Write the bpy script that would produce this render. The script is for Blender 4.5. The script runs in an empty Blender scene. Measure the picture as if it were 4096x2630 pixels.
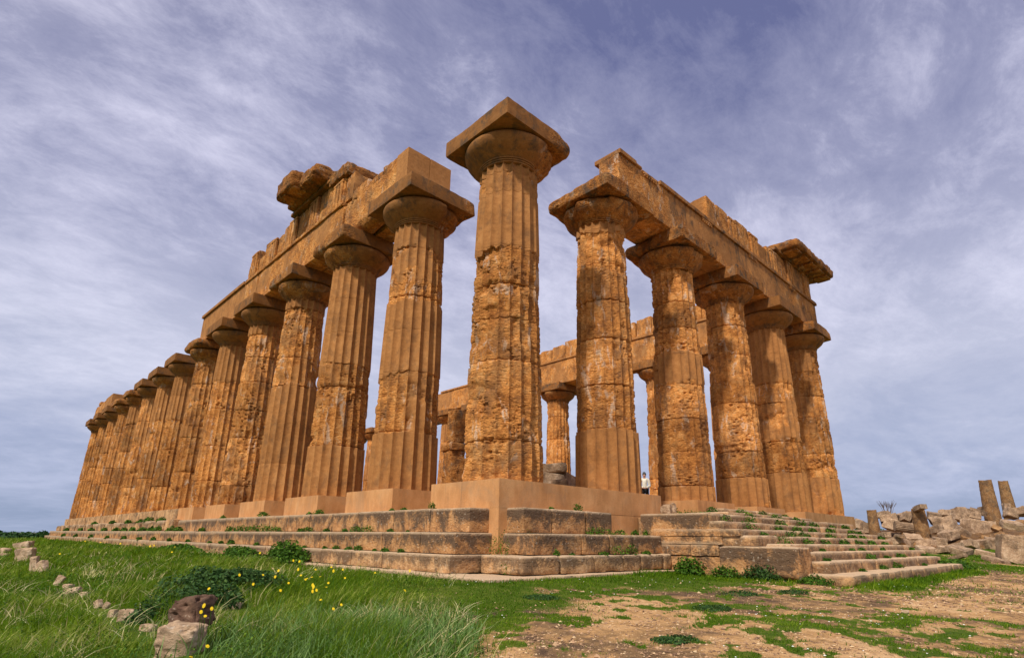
import bpy, math, random
import numpy as np
from math import radians, sin, cos, pi

# ------------------------------------------------------------------ camera
W, H = 4096, 2630
F, YAW, PIT, ROLL = 2256.6, 0.7706, 0.2921, 0.0137
CAM = np.array([-10.0527, -10.9342, -1.3314])
PX, PY = 30.0, 157.9
fwd = np.array([sin(YAW)*cos(PIT), cos(YAW)*cos(PIT), sin(PIT)])
rgt = np.array([cos(YAW), -sin(YAW), 0.0]); upv = np.cross(rgt, fwd)
r2 = rgt*cos(ROLL)+upv*sin(ROLL); u2 = -rgt*sin(ROLL)+upv*cos(ROLL)
S = bpy.context.scene
col = S.collection
cam_d = bpy.data.cameras.new('camera'); cam = bpy.data.objects.new('camera', cam_d); col.objects.link(cam)
from mathutils import Matrix, Vector
M3 = Matrix(((r2[0], u2[0], -fwd[0]), (r2[1], u2[1], -fwd[1]), (r2[2], u2[2], -fwd[2])))
cam.matrix_world = Matrix.Translation(Vector(CAM)) @ M3.to_4x4()
cam_d.sensor_fit = 'HORIZONTAL'; cam_d.sensor_width = 36.0
cam_d.lens = F/W*36.0
cam_d.shift_x = -PX/W; cam_d.shift_y = PY/W
cam_d.clip_start = 0.05; cam_d.clip_end = 6000
S.camera = cam
S.render.resolution_x = 1024; S.render.resolution_y = 657

def ray(u, v): return fwd+r2*(u-W/2-PX)/F-u2*(v-H/2-PY)/F
def at(u, v, d):
    "point on the sight line of photo pixel (u,v) at horizontal distance d"
    r = ray(u, v); return CAM+r*d/math.hypot(r[0], r[1])

# ------------------------------------------------------------------ light
SUN_AZ_FROM_NEG_X = 17.0; SUN_EL = 50.0; SUN_STR = 3.5
a = radians(SUN_AZ_FROM_NEG_X); e = radians(SUN_EL)
to_sun = Vector((-cos(a)*cos(e), -sin(a)*cos(e), sin(e)))
sd = bpy.data.lights.new('sun', 'SUN'); sd.energy = SUN_STR; sd.angle = radians(3); sd.color = (1.0, 0.93, 0.82)
so = bpy.data.objects.new('sun', sd); col.objects.link(so)
so.rotation_euler = to_sun.to_track_quat('Z', 'Y').to_euler()
so.location = (-20, 0, 30)
S.view_settings.view_transform = 'Standard'; S.view_settings.look = 'None'
S.view_settings.exposure = 0.12; S.view_settings.gamma = 1.0

world = bpy.data.worlds.new('World'); S.world = world; world.use_nodes = True
def world_nodes():
    nt = world.node_tree; nt.nodes.clear(); N = nt.nodes.new; L = nt.links.new
    out = N('ShaderNodeOutputWorld'); bg = N('ShaderNodeBackground'); bg.inputs['Strength'].default_value = 0.1
    sky = N('ShaderNodeTexSky'); sky.sky_type = 'NISHITA'; sky.sun_disc = False
    sky.sun_elevation = radians(SUN_EL); sky.sun_rotation = math.atan2(to_sun.x, to_sun.y)
    sky.air_density = 1.0; sky.dust_density = 1.0; sky.ozone_density = 2.0
    tc = N('ShaderNodeTexCoord')
    sep = N('ShaderNodeSeparateXYZ'); L(tc.outputs['Generated'], sep.inputs[0])
    def math_(op, a_, b_=None, clamp=False):
        m = N('ShaderNodeMath'); m.operation = op; m.use_clamp = clamp
        for i, x in enumerate((a_, b_)):
            if x is None: continue
            if isinstance(x, (int, float)): m.inputs[i].default_value = x
            else: L(x, m.inputs[i])
        return m.outputs[0]
    zz = math_('ADD', math_('MAXIMUM', sep.outputs['Z'], 0.0), 0.22)
    px = math_('DIVIDE', sep.outputs['X'], zz); py = math_('DIVIDE', sep.outputs['Y'], zz)
    cmb = N('ShaderNodeCombineXYZ'); L(px, cmb.inputs[0]); L(py, cmb.inputs[1])
    def noise(scale, detail, rough, rot, sc, dist=0.0, off=(0, 0, 0)):
        mp = N('ShaderNodeMapping'); L(cmb.outputs[0], mp.inputs['Vector'])
        mp.inputs['Rotation'].default_value = (0, 0, radians(rot)); mp.inputs['Scale'].default_value = sc
        mp.inputs['Location'].default_value = off
        n = N('ShaderNodeTexNoise'); L(mp.outputs[0], n.inputs['Vector'])
        n.inputs['Scale'].default_value = scale; n.inputs['Detail'].default_value = detail
        n.inputs['Roughness'].default_value = rough; n.inputs['Distortion'].default_value = dist
        return n.outputs['Fac']
    def ramp(x, stops):
        r = N('ShaderNodeValToRGB'); L(x, r.inputs[0]); cr = r.color_ramp
        while len(cr.elements) < len(stops): cr.elements.new(0.5)
        for el, (p, c) in zip(cr.elements, stops):
            el.position = p; el.color = (c[0], c[1], c[2], 1) if isinstance(c, tuple) else (c, c, c, 1)
        return r.outputs['Color']
    big = noise(0.8, 4, 0.55, 20, (1, 1, 1), 0.3, (3.1, 1.7, 0))
    mid = noise(2.1, 10, 0.66, 40, (0.9, 1.15, 1), 0.35, (0.3, 5.2, 0))
    fine = noise(7.5, 9, 0.74, 52, (0.75, 1.25, 1), 0.3, (2.0, 0.4, 0))
    mixv = math_('ADD', math_('ADD', math_('MULTIPLY', big, 0.38), math_('MULTIPLY', mid, 0.36)), math_('MULTIPLY', fine, 0.26))
    sv = N('ShaderNodeVectorMath'); sv.operation = 'DOT_PRODUCT'; L(tc.outputs['Generated'], sv.inputs[0]); sv.inputs[1].default_value = tuple(to_sun)
    sdot = sv.outputs['Value']
    mixv = math_('ADD', mixv, math_('MULTIPLY', sdot, 0.055))
    mixv = math_('SUBTRACT', mixv, math_('MULTIPLY', math_('MAXIMUM', math_('SUBTRACT', sep.outputs['Z'], 0.38), 0.0), 0.16))
    cov = ramp(mixv, [(0.36, 0.0), (0.46, 0.28), (0.51, 0.58), (0.575, 1.0)])
    # thin veil thickening towards the horizon
    hz = math_('SUBTRACT', 1.0, math_('MULTIPLY', math_('MAXIMUM', sep.outputs['Z'], 0.0), 2.3), True)
    blue = N('ShaderNodeMix'); blue.data_type = 'RGBA'; blue.inputs[0].default_value = 0.80
    L(sky.outputs[0], blue.inputs[6]); blue.inputs[7].default_value = (1.45, 1.55, 3.2, 1)
    cl = N('ShaderNodeMix'); cl.data_type = 'RGBA'
    L(cov, cl.inputs[0]); L(blue.outputs[2], cl.inputs[6]); cl.inputs[7].default_value = (5.8, 5.8, 7.5, 1)
    hv = N('ShaderNodeMix'); hv.data_type = 'RGBA'
    zc_ = math_('MAXIMUM', sep.outputs['Z'], 0.0)
    hf = ramp(zc_, [(0.0, 0.92), (0.12, 0.74), (0.30, 0.50), (0.48, 0.20), (0.70, 0.0)])
    hc = ramp(math_('ADD', zc_, math_('MULTIPLY', math_('SUBTRACT', mid, 0.5), 0.25)), [(0.0, (.29, .36, .52)), (0.10, (.42, .48, .66)), (0.26, (.70, .73, .87)), (0.6, (.62, .63, .80))])
    hs = N('ShaderNodeVectorMath'); hs.operation = 'SCALE'; L(hc, hs.inputs[0]); hs.inputs['Scale'].default_value = 10.0
    L(hf, hv.inputs[0]); L(cl.outputs[2], hv.inputs[6]); L(hs.outputs[0], hv.inputs[7])
    gl = N('ShaderNodeMix'); gl.data_type = 'RGBA'   # thin cloud around the unseen sun, its glow added to lift fill light
    L(math_('POWER', math_('MAXIMUM', sdot, 0.0), 3.0), gl.inputs[0]); L(hv.outputs[2], gl.inputs[6]); gl.inputs[7].default_value = (9, 8.4, 7.8, 1)
    L(gl.outputs[2], bg.inputs['Color']); L(bg.outputs[0], out.inputs['Surface'])
world_nodes()

# ------------------------------------------------------------------ noise (numpy)
def _hash(ix, iy, iz, seed):
    h = (ix.astype(np.uint32)*np.uint32(374761393) + iy.astype(np.uint32)*np.uint32(668265263)
         + iz.astype(np.uint32)*np.uint32(2147483647) + np.uint32((seed*2654435761) & 0xffffffff))
    h = (h ^ (h >> np.uint32(13)))*np.uint32(1274126177)
    h = (h ^ (h >> np.uint32(16)))*np.uint32(2246822519)
    h = h ^ (h >> np.uint32(15))
    return h.astype(np.float64)/4294967295.0
def vnoise(P, seed=0):
    I = np.floor(P).astype(np.int64); f = P-I; f = f*f*(3-2*f)
    r = 0
    for dx in (0, 1):
        wx = f[:, 0] if dx else 1-f[:, 0]
        for dy in (0, 1):
            wy = f[:, 1] if dy else 1-f[:, 1]
            for dz in (0, 1):
                wz = f[:, 2] if dz else 1-f[:, 2]
                r = r+wx*wy*wz*_hash(I[:, 0]+dx, I[:, 1]+dy, I[:, 2]+dz, seed)
    return r
def fbm(P, sc, octv=4, seed=0, gain=0.5):
    P = P*np.asarray(sc, float); t = 0; amp = 1; s = 0
    for o in range(octv):
        t = t+amp*vnoise(P+o*17.3, seed+o); s += amp; amp *= gain; P = P*2.03
    return t/s
def worley(P, sc, seed=0):
    P = P*np.asarray(sc, float); I = np.floor(P).astype(np.int64); best = np.full(len(P), 9.0)
    for dx in (-1, 0, 1):
        for dy in (-1, 0, 1):
            for dz in (-1, 0, 1):
                X = I+np.array([dx, dy, dz])
                j = np.stack([_hash(X[:, 0], X[:, 1], X[:, 2], seed+k) for k in (1, 2, 3)], 1)
                best = np.minimum(best, ((X+j-P)**2).sum(1))
    return np.sqrt(best)
def sstep(a_, b_, x):
    t = np.clip((x-a_)/(b_-a_), 0, 1); return t*t*(3-2*t)

# ------------------------------------------------------------------ mesh helpers
def mk(name, V, Fq, mat, parent=None, attrs=None, smooth=True, sharp=38):
    "V (n,3); Fq list of (m,k) int arrays"
    me = bpy.data.meshes.new(name)
    V = np.asarray(V, np.float32)
    if not isinstance(Fq, (list, tuple)): Fq = [Fq]
    Fq = [np.asarray(f_, np.int32) for f_ in Fq if len(f_)]
    me.vertices.add(len(V)); me.vertices.foreach_set('co', V.ravel())
    loops = np.concatenate([f_.ravel() for f_ in Fq])
    tot = np.concatenate([np.full(len(f_), f_.shape[1], np.int32) for f_ in Fq])
    st = np.concatenate([[0], np.cumsum(tot)[:-1]]).astype(np.int32)
    me.loops.add(len(loops)); me.loops.foreach_set('vertex_index', loops)
    me.polygons.add(len(tot)); me.polygons.foreach_set('loop_start', st); me.polygons.foreach_set('loop_total', tot)
    me.update(calc_edges=True); me.validate()
    if attrs:
        for k_, a_ in attrs.items():
            at_ = me.attributes.new(k_, 'FLOAT', 'POINT'); at_.data.foreach_set('value', np.asarray(a_, np.float32))
    me.polygons.foreach_set('use_smooth', np.full(len(tot), bool(smooth)))
    if smooth and sharp:
        try: me.set_sharp_from_angle(angle=radians(sharp))
        except Exception: pass
    me.materials.append(mat)
    o = bpy.data.objects.new(name, me); col.objects.link(o)
    if parent is not None: o.parent = parent
    return o
def join(parts):
    Vs = []; Fs = {}; off = 0
    for V, Fq in parts:
        Vs.append(V)
        for f_ in (Fq if isinstance(Fq, list) else [Fq]):
            if len(f_): Fs.setdefault(f_.shape[1], []).append(f_+off)
        off += len(V)
    return np.concatenate(Vs), [np.concatenate(v) for v in Fs.values()]
def empty(name, loc=(0, 0, 0)):
    o = bpy.data.objects.new(name, None); col.objects.link(o); o.location = loc; o.empty_display_size = .3; return o
def tag(o, label=None, cat=None, group=None, kind=None):
    if label: o['label'] = label
    if cat: o['category'] = cat
    if group: o['group'] = group
    if kind: o['kind'] = kind
    return o
_cube_cache = {}
def cubegrid(n):
    "unit cube surface grid, n=(nx,ny,nz) -> verts in 0..1, quads (merged)"
    n = tuple(int(max(1, k)) for k in n)
    if n in _cube_cache: return _cube_cache[n]
    Ps = []; Fs = []; off = 0
    for ax in range(3):
        b, c = [(1, 2), (2, 0), (0, 1)][ax]
        u = np.linspace(0, 1, n[b]+1); v = np.linspace(0, 1, n[c]+1)
        U, Vv = np.meshgrid(u, v, indexing='ij')
        for side in (0, 1):
            P = np.zeros(U.shape+(3,)); P[..., b] = U; P[..., c] = Vv; P[..., ax] = side
            idx = np.arange(U.size).reshape(U.shape)+off
            q = np.stack([idx[:-1, :-1], idx[1:, :-1], idx[1:, 1:], idx[:-1, 1:]], -1).reshape(-1, 4)
            if side == 0: q = q[:, ::-1]
            Ps.append(P.reshape(-1, 3)); Fs.append(q); off += U.size
    P = np.concatenate(Ps); Fq = np.concatenate(Fs)
    key = np.round(P*100000).astype(np.int64); key = key[:, 0]*10**12+key[:, 1]*10**6+key[:, 2]
    _, first, inv = np.unique(key, return_index=True, return_inverse=True)
    res = (P[first], inv[Fq]); _cube_cache[n] = res
    return res
def wbox(lo, hi, res=.08, r0=.008, r1=.03, amp=.004, seed=0, bites=(), strat=0.0, M=None, loc=None, pits=0.0, nf=1.6, maxn=60):
    """weathered block: rounded, chipped box. bites = [(x,y,z,radius,depth)] extra loss near a point"""
    lo = np.array(lo, float); hi = np.array(hi, float); sz = hi-lo
    n = [int(min(maxn, max(2, round(s/res)))) for s in sz]
    P0, Fq = cubegrid(n); P = lo+P0*sz
    W_ = P if M is None else P
    so_ = np.array([seed*3.7, seed*1.3, seed*7.1])
    r = r0+r1*sstep(.35, .8, fbm(W_+so_, nf*2, 3, seed))
    for (bx, by, bz, br, bd) in bites:
        d = np.sqrt(((W_-np.array([bx, by, bz]))**2).sum(1))
        r = r+bd*sstep(1, 0, d/br)*(.6+.8*fbm(W_, 4, 3, seed+5))
    r = np.minimum(r, sz.min()*.48)
    q = np.minimum(np.maximum(P, lo+r[:, None]), hi-r[:, None])
    d = P-q; L = np.sqrt((d**2).sum(1))+1e-9
    nrm = d/L[:, None]
    P = q+nrm*r[:, None]
    disp = amp*2*(fbm(W_+so_, nf, 4, seed+9)-.5)
    if strat: disp = disp+strat*(fbm(W_+so_, (1.2, 1.2, 9), 3, seed+11)-.6)
    if pits: disp = disp-pits*sstep(.42, .12, worley(W_+so_, (7, 7, 11), seed))*sstep(.4, .6, fbm(W_, 1.3, 2, seed+3))
    P = P+nrm*disp[:, None]
    if M is not None: P = (P @ np.array(M).T)
    if loc is not None: P = P+np.array(loc)
    return P, Fq
def rotm(rx=0, ry=0, rz=0):
    from mathutils import Euler
    return np.array(Euler((radians(rx), radians(ry), radians(rz))).to_matrix())
def dcam(x, y): return math.hypot(x-CAM[0], y-CAM[1])
def lod(x, y, k=.0048, mn=.05): return max(mn, dcam(x, y)*k)
def course(x0, x1, y0, y1, z0, z1, along, L, seed, r1=.03, amp=.006, out=.012, r0=.024, gap=.014, zj=.006, strat=.0, skip=0, pits=0):
    rnd = random.Random(seed); parts = []; a0, a1 = (x0, x1) if along == 'x' else (y0, y1)
    cuts = [a0]
    while cuts[-1] < a1-1.3*L: cuts.append(cuts[-1]+L*rnd.uniform(.75, 1.25))
    cuts.append(a1)
    for i in range(len(cuts)-1):
        c0, c1 = cuts[i]+gap/2, cuts[i+1]-gap/2
        o = rnd.uniform(-out, out); zt = z1+rnd.uniform(-zj, zj)
        if skip and rnd.random() < skip: continue
        if along == 'y': lo, hi = (x0+o, c0, z0), (x1, c1, zt); m = (x0, (c0+c1)/2)
        else: lo, hi = (c0, y0+o, z0), (c1, y1, zt); m = ((c0+c1)/2, y0)
        parts.append(wbox(lo, hi, lod(*m), r0, r1, amp, seed*31+i, strat=strat, pits=pits))
    return join(parts)

# ------------------------------------------------------------------ materials
def nodemat(name):
    m = bpy.data.materials.new(name); m.use_nodes = True
    nt = m.node_tree; bs = nt.nodes['Principled BSDF']
    bs.inputs['Specular IOR Level'].default_value = 0.12
    return m, nt, bs
class NB:
    def __init__(s, nt): s.nt = nt; s.N = nt.nodes.new; s.L = nt.links.new; s.tc = None
    def coord(s):
        if not s.tc: s.tc = s.N('ShaderNodeTexCoord')
        return s.tc.outputs['Object']
    def mapping(s, sc=(1, 1, 1), loc=(0, 0, 0)):
        m = s.N('ShaderNodeMapping'); s.L(s.coord(), m.inputs[0]); m.inputs['Scale'].default_value = sc; m.inputs['Location'].default_value = loc
        return m.outputs[0]
    def noise(s, scale, detail=5, rough=.6, sc=(1, 1, 1), dist=0, loc=(0, 0, 0)):
        n = s.N('ShaderNodeTexNoise'); s.L(s.mapping(sc, loc), n.inputs['Vector'])
        n.inputs['Scale'].default_value = scale; n.inputs['Detail'].default_value = detail; n.inputs['Roughness'].default_value = rough; n.inputs['Distortion'].default_value = dist
        return n.outputs['Fac']
    def vor(s, scale, sc=(1, 1, 1), feat='F1', rnd=1):
        n = s.N('ShaderNodeTexVoronoi'); n.feature = feat; s.L(s.mapping(sc), n.inputs['Vector']); n.inputs['Scale'].default_value = scale; n.inputs['Randomness'].default_value = rnd
        return n.outputs['Distance']
    def ramp(s, x, stops, interp='LINEAR'):
        r = s.N('ShaderNodeValToRGB'); s.L(x, r.inputs[0]); cr = r.color_ramp; cr.interpolation = interp
        while len(cr.elements) < len(stops): cr.elements.new(.5)
        for el, (p, c) in zip(cr.elements, stops):
            el.position = p; el.color = (*c, 1) if isinstance(c, tuple) else (c, c, c, 1)
        return r.outputs['Color']
    def mix(s, f_, a_, b_, mode='MIX'):
        m = s.N('ShaderNodeMix'); m.data_type = 'RGBA'; m.blend_type = mode
        for i, x in ((0, f_), (6, a_), (7, b_)):
            if isinstance(x, (int, float)): m.inputs[i].default_value = x if i == 0 else (x, x, x, 1)
            elif isinstance(x, tuple): m.inputs[i].default_value = (*x, 1)
            else: s.L(x, m.inputs[i])
        return m.outputs[2]
    def math(s, op, a_, b_=0.0, clamp=False):
        m = s.N('ShaderNodeMath'); m.operation = op; m.use_clamp = clamp
        for i, x in enumerate((a_, b_)):
            if isinstance(x, (int, float)): m.inputs[i].default_value = x
            else: s.L(x, m.inputs[i])
        return m.outputs[0]
    def attr(s, nm):
        n = s.N('ShaderNodeAttribute'); n.attribute_name = nm; return n.outputs['Fac']
    def bump(s, h, strength, dist, nxt=None):
        b = s.N('ShaderNodeBump'); s.L(h, b.inputs['Height'])
        if isinstance(strength, (int, float)): b.inputs['Strength'].default_value = strength
        else: s.L(strength, b.inputs['Strength'])
        b.inputs['Distance'].default_value = dist
        if nxt is not None: s.L(nxt, b.inputs['Normal'])
        return b.outputs[0]

def mat_temple():
    "golden calcarenite: attribute wear 0 = restored smooth stone, 1 = raw eroded stone; tint = block to block variation"
    m, nt, bs = nodemat('golden_stone'); b = NB(nt)
    wear = b.attr('wear'); tint = b.attr('tint')
    n1 = b.noise(1.3, 6, .65, loc=(3, 1, 7)); n2 = b.noise(5.5, 6, .7, (1, 1, 1.8)); n3 = b.noise(18, 4, .7, (1, 1, 2.2))
    raw = b.ramp(b.mix(.5, n1, n2), [(.30, (.17, .066, .022)), (.42, (.38, .145, .038)), (.52, (.62, .262, .070)), (.66, (.76, .42, .165))])
    raw = b.mix(.9, raw, b.ramp(n3, [(.3, .50), (.5, 1.0), (.70, 1.30)]), 'MULTIPLY')  # mottling whose dark end paints in the shade of small cavities
    # pale plaster remains and grey patina on raw stone
    wh = b.ramp(b.noise(1.9, 7, .7, (1.3, 1.3, .55), .6, (9, 4, 2)), [(.575, 0.0), (.625, 1.0)])
    raw = b.mix(b.math('MULTIPLY', wh, .7), raw, (.66, .49, .36))
    dk = b.ramp(b.noise(.9, 7, .72, (1.1, 1.1, .7), .4, (6, 3, 11)), [(.50, 0.0), (.60, 1.0)])
    raw = b.mix(b.math('MULTIPLY', dk, .52), raw, (.19, .10, .05))
    res = b.ramp(b.mix(.5, n1, n2), [(.35, (.28, .124, .042)), (.5, (.40, .180, .060)), (.65, (.49, .240, .088))])
    res = b.mix(.5, res, b.ramp(n3, [(.3, .8), (.6, 1.12)]), 'MULTIPLY')
    # small dark holes of the tufa in the restored stone
    hole = b.ramp(b.vor(6.5, (1, 1, 2.2)), [(.07, 1.0), (.13, 0.0)])
    c = b.mix(wear, res, raw)
    c = b.mix(.85, c, b.ramp(tint, [(0, (.42, .385, .36)), (.5, (1, 1, 1)), (1, (1.22, 1.24, 1.3))]), 'MULTIPLY')
    # black lichen crust in long streaks
    cr = b.ramp(b.noise(2.2, 8, .75, (1.1, 1.1, .7), .5, (2, 8, 5)), [(.50, 0.0), (.62, 1.0)])
    c = b.mix(b.math('MULTIPLY', cr, b.math('ADD', b.math('MULTIPLY', b.attr('crust'), .80), .08)), c, (.085, .06, .042))
    nt.links.new(c, bs.inputs['Base Color']); bs.inputs['Roughness'].default_value = .93
    pit = b.ramp(b.vor(7.5, (1, 1, 1.9)), [(.0, 0.0), (.42, 1.0)])
    st = b.noise(6, 6, .7, (1, 1, 3.2))
    fine = b.noise(30, 4, .7)
    nrm = b.bump(hole, -.6, .03)
    nrm = b.bump(fine, .5, .02, nrm)
    nrm = b.bump(st, b.math('ADD', b.math('MULTIPLY', wear, .50), .12), .08, nrm)
    nrm = b.bump(pit, b.math('MULTIPLY', wear, .55), .07, nrm)
    nt.links.new(nrm, bs.inputs['Normal'])
    return m
def mat_plaster():
    m, nt, bs = nodemat('smooth_tan_render'); b = NB(nt)
    n = b.noise(.9, 6, .6); n2 = b.noise(3, 5, .6, (1, 1, .35), .4); n3 = b.noise(40, 3, .6)
    c = b.ramp(b.mix(.5, n, n2), [(.35, (.40, .19, .076)), (.5, (.53, .262, .108)), (.62, (.61, .325, .145))])
    c = b.mix(.4, c, b.ramp(n3, [(.3, .8), (.7, 1.15)]), 'MULTIPLY')
    st = b.ramp(b.noise(4.5, 6, .7, (1, 1, .18), .3, (5, 5, 5)), [(.58, 0.0), (.72, 1.0)])
    c = b.mix(b.math('MULTIPLY', st, .42), c, (.20, .125, .075))
    gs = b.ramp(b.noise(1.1, 7, .7, (1, 1, .7), .5, (3, 9, 1)), [(.50, 0.0), (.64, 1.0)])
    c = b.mix(b.math('MULTIPLY', gs, .38), c, (.33, .22, .135))
    nt.links.new(c, bs.inputs['Base Color']); bs.inputs['Roughness'].default_value = .9
    nrm = b.bump(n3, .35, .01); nrm = b.bump(b.noise(5, 5, .6), .25, .03, nrm)
    nt.links.new(nrm, bs.inputs['Normal']); return m
def mat_step(name='weathered_step_stone', crust=.85, base=((.28, .135, .058), (.50, .255, .105), (.62, .37, .18))):
    m, nt, bs = nodemat(name); b = NB(nt)
    n = b.noise(1.6, 6, .7); n2 = b.noise(7, 5, .7, (1, 1, 1.6)); n3 = b.noise(28, 4, .75)
    c = b.ramp(b.mix(.5, n, n2), [(.36, base[0]), (.5, base[1]), (.64, base[2])])
    c = b.mix(.6, c, b.ramp(n3, [(.3, .65), (.55, 1.0), (.75, 1.25)]), 'MULTIPLY')
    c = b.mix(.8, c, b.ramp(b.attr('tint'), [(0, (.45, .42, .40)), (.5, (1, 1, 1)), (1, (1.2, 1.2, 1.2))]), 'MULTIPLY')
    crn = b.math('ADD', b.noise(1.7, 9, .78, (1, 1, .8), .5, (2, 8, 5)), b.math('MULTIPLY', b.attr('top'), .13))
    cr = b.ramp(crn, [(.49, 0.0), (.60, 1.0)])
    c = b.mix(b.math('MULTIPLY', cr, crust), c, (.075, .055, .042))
    sp = b.ramp(b.noise(17, 3, .6, (1, 1, 1), 0, (4, 4, 4)), [(.63, 0.0), (.68, 1.0)])
    c = b.mix(b.math('MULTIPLY', sp, .6), c, (.50, .42, .33))
    og = b.ramp(b.noise(3.1, 6, .7, (1, 1, 1), 0, (14, 4, 1)), [(.66, 0.0), (.72, 1.0)])
    c = b.mix(b.math('MULTIPLY', og, .55), c, (.45, .20, .03))
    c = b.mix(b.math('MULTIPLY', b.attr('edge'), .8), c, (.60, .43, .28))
    nt.links.new(c, bs.inputs['Base Color']); bs.inputs['Roughness'].default_value = .95
    nrm = b.bump(n3, .5, .025); nrm = b.bump(b.ramp(b.vor(9, (1, 1, 1.7)), [(0, 0.0), (.4, 1.0)]), .45, .035, nrm); nrm = b.bump(n2, .5, .06, nrm)
    nt.links.new(nrm, bs.inputs['Normal']); return m
def mat_simple(name, c0, c1, scale=3, rough=.8, trans=0, attr=None, third=None):
    m, nt, bs = nodemat(name); b = NB(nt)
    f_ = b.attr(attr) if attr else b.noise(scale, 4, .6)
    st = [(.25, c0), (.75, c1)] if not third else [(.0, c0), (.55, c1), (1.0, third)]
    nt.links.new(b.ramp(f_, st), bs.inputs['Base Color']); bs.inputs['Roughness'].default_value = rough
    if trans:
        tr = nt.nodes.new('ShaderNodeBsdfTranslucent'); nt.links.new(b.ramp(f_, st), tr.inputs['Color'])
        ms = nt.nodes.new('ShaderNodeMixShader'); ms.inputs[0].default_value = trans
        nt.links.new(bs.outputs[0], ms.inputs[1]); nt.links.new(tr.outputs[0], ms.inputs[2])
        nt.links.new(ms.outputs[0], nt.nodes['Material Output'].inputs['Surface'])
    return m
MT = mat_temple(); MP = mat_plaster(); MS = mat_step()
MSL = mat_step('pale_stair_stone', .72, ((.29, .15, .07), (.54, .31, .145), (.68, .45, .25)))
MR = mat_step('rubble_stone', .45, ((.18, .115, .072), (.40, .26, .16), (.60, .44, .30)))
MRP = mat_step('field_stone', .5, ((.24, .155, .10), (.45, .31, .20), (.62, .47, .34)))
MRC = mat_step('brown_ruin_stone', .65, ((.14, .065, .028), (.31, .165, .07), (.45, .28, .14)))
MDB = mat_step('dark_pitted_boulder', .8, ((.10, .055, .038), (.22, .13, .09), (.36, .23, .16)))
MG = mat_simple('grass_blades', (.062, .140, .003), (.19, .29, .010), attr='tone', trans=.35, third=(.52, .53, .15), rough=.6)
MGB = mat_simple('blue_green_grass', (.055, .130, .022), (.16, .27, .075), attr='tone', trans=.3, third=(.25, .34, .12), rough=.55)
ML = mat_simple('weed_leaves', (.020, .065, .006), (.065, .15, .012), attr='tone', trans=.3, third=(.17, .28, .03), rough=.55)
MLD = mat_simple('dark_bush_leaves', (.016, .048, .012), (.042, .100, .022), attr='tone', trans=.25, third=(.11, .19, .05), rough=.5)
MY = mat_simple('yellow_petals', (.75, .50, .01), (.85, .62, .02), rough=.6)
MW = mat_simple('white_petals', (.75, .75, .70), (.85, .85, .80), rough=.7)
MTW = mat_simple('dry_twigs', (.09, .06, .045), (.16, .11, .08))

# ------------------------------------------------------------------ terrain
def gz(x, y):
    x = np.asarray(x, float); y = np.asarray(y, float)
    dx = np.minimum(0, x+2.7); dy = np.minimum(0, np.minimum(y+2.7, np.where((x > 3) & (x < 17), y+6.7, y+2.7)))
    d = np.sqrt(dx**2+dy**2)
    z = -2.12-.034*np.minimum(d, 12)
    z = z+.07*sstep(8, 20, x)*sstep(6, 0, d)
    z = z+.07*sstep(4, 14, y)*sstep(60, 35, y)*sstep(-6, -2, x)
    dc = np.sqrt((x-CAM[0])**2+(y-CAM[1])**2)
    z = z+.85*sstep(28, 72, x)*sstep(-60, 0, y+40)
    z = z-.0085*np.clip(dc-85, 0, 450)
    P = np.stack([x.ravel(), y.ravel(), np.zeros(x.size)], 1)
    z = z+(.12*(fbm(P, .35, 3, 3)-.5)+.05*(fbm(P, 1.7, 3, 4)-.5)).reshape(x.shape)*sstep(0, 2, d+.3)*np.where(d > 0, 1, .4)
    return z
def gz1(x, y): return float(gz(np.array([x]), np.array([y]))[0])
def segdist(x, y, pts):
    best = np.full(np.shape(x), 1e9)
    for (ax, ay), (bx, by) in zip(pts[:-1], pts[1:]):
        vx, vy = bx-ax, by-ay; t = np.clip(((x-ax)*vx+(y-ay)*vy)/(vx*vx+vy*vy), 0, 1)
        best = np.minimum(best, np.hypot(x-ax-t*vx, y-ay-t*vy))
    return best
def tallmask(x, y):
    "1 where the tall meadow grass grows: left of a line from the corner slab to the camera's right foot"
    # line through (-3.9,-2.3),( -5.5,-4.9),(-6.5,-7)
    n = fbm(np.stack([x.ravel(), y.ravel(), 0*x.ravel()], 1), .9, 3, 21).reshape(x.shape)
    bx = np.where(y > -2.3, -3.2+.02*(y+2.3), -3.9+(y+2.3)*.58)
    return sstep(.35, -.35, x-bx+(n-.5)*2.0)
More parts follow.
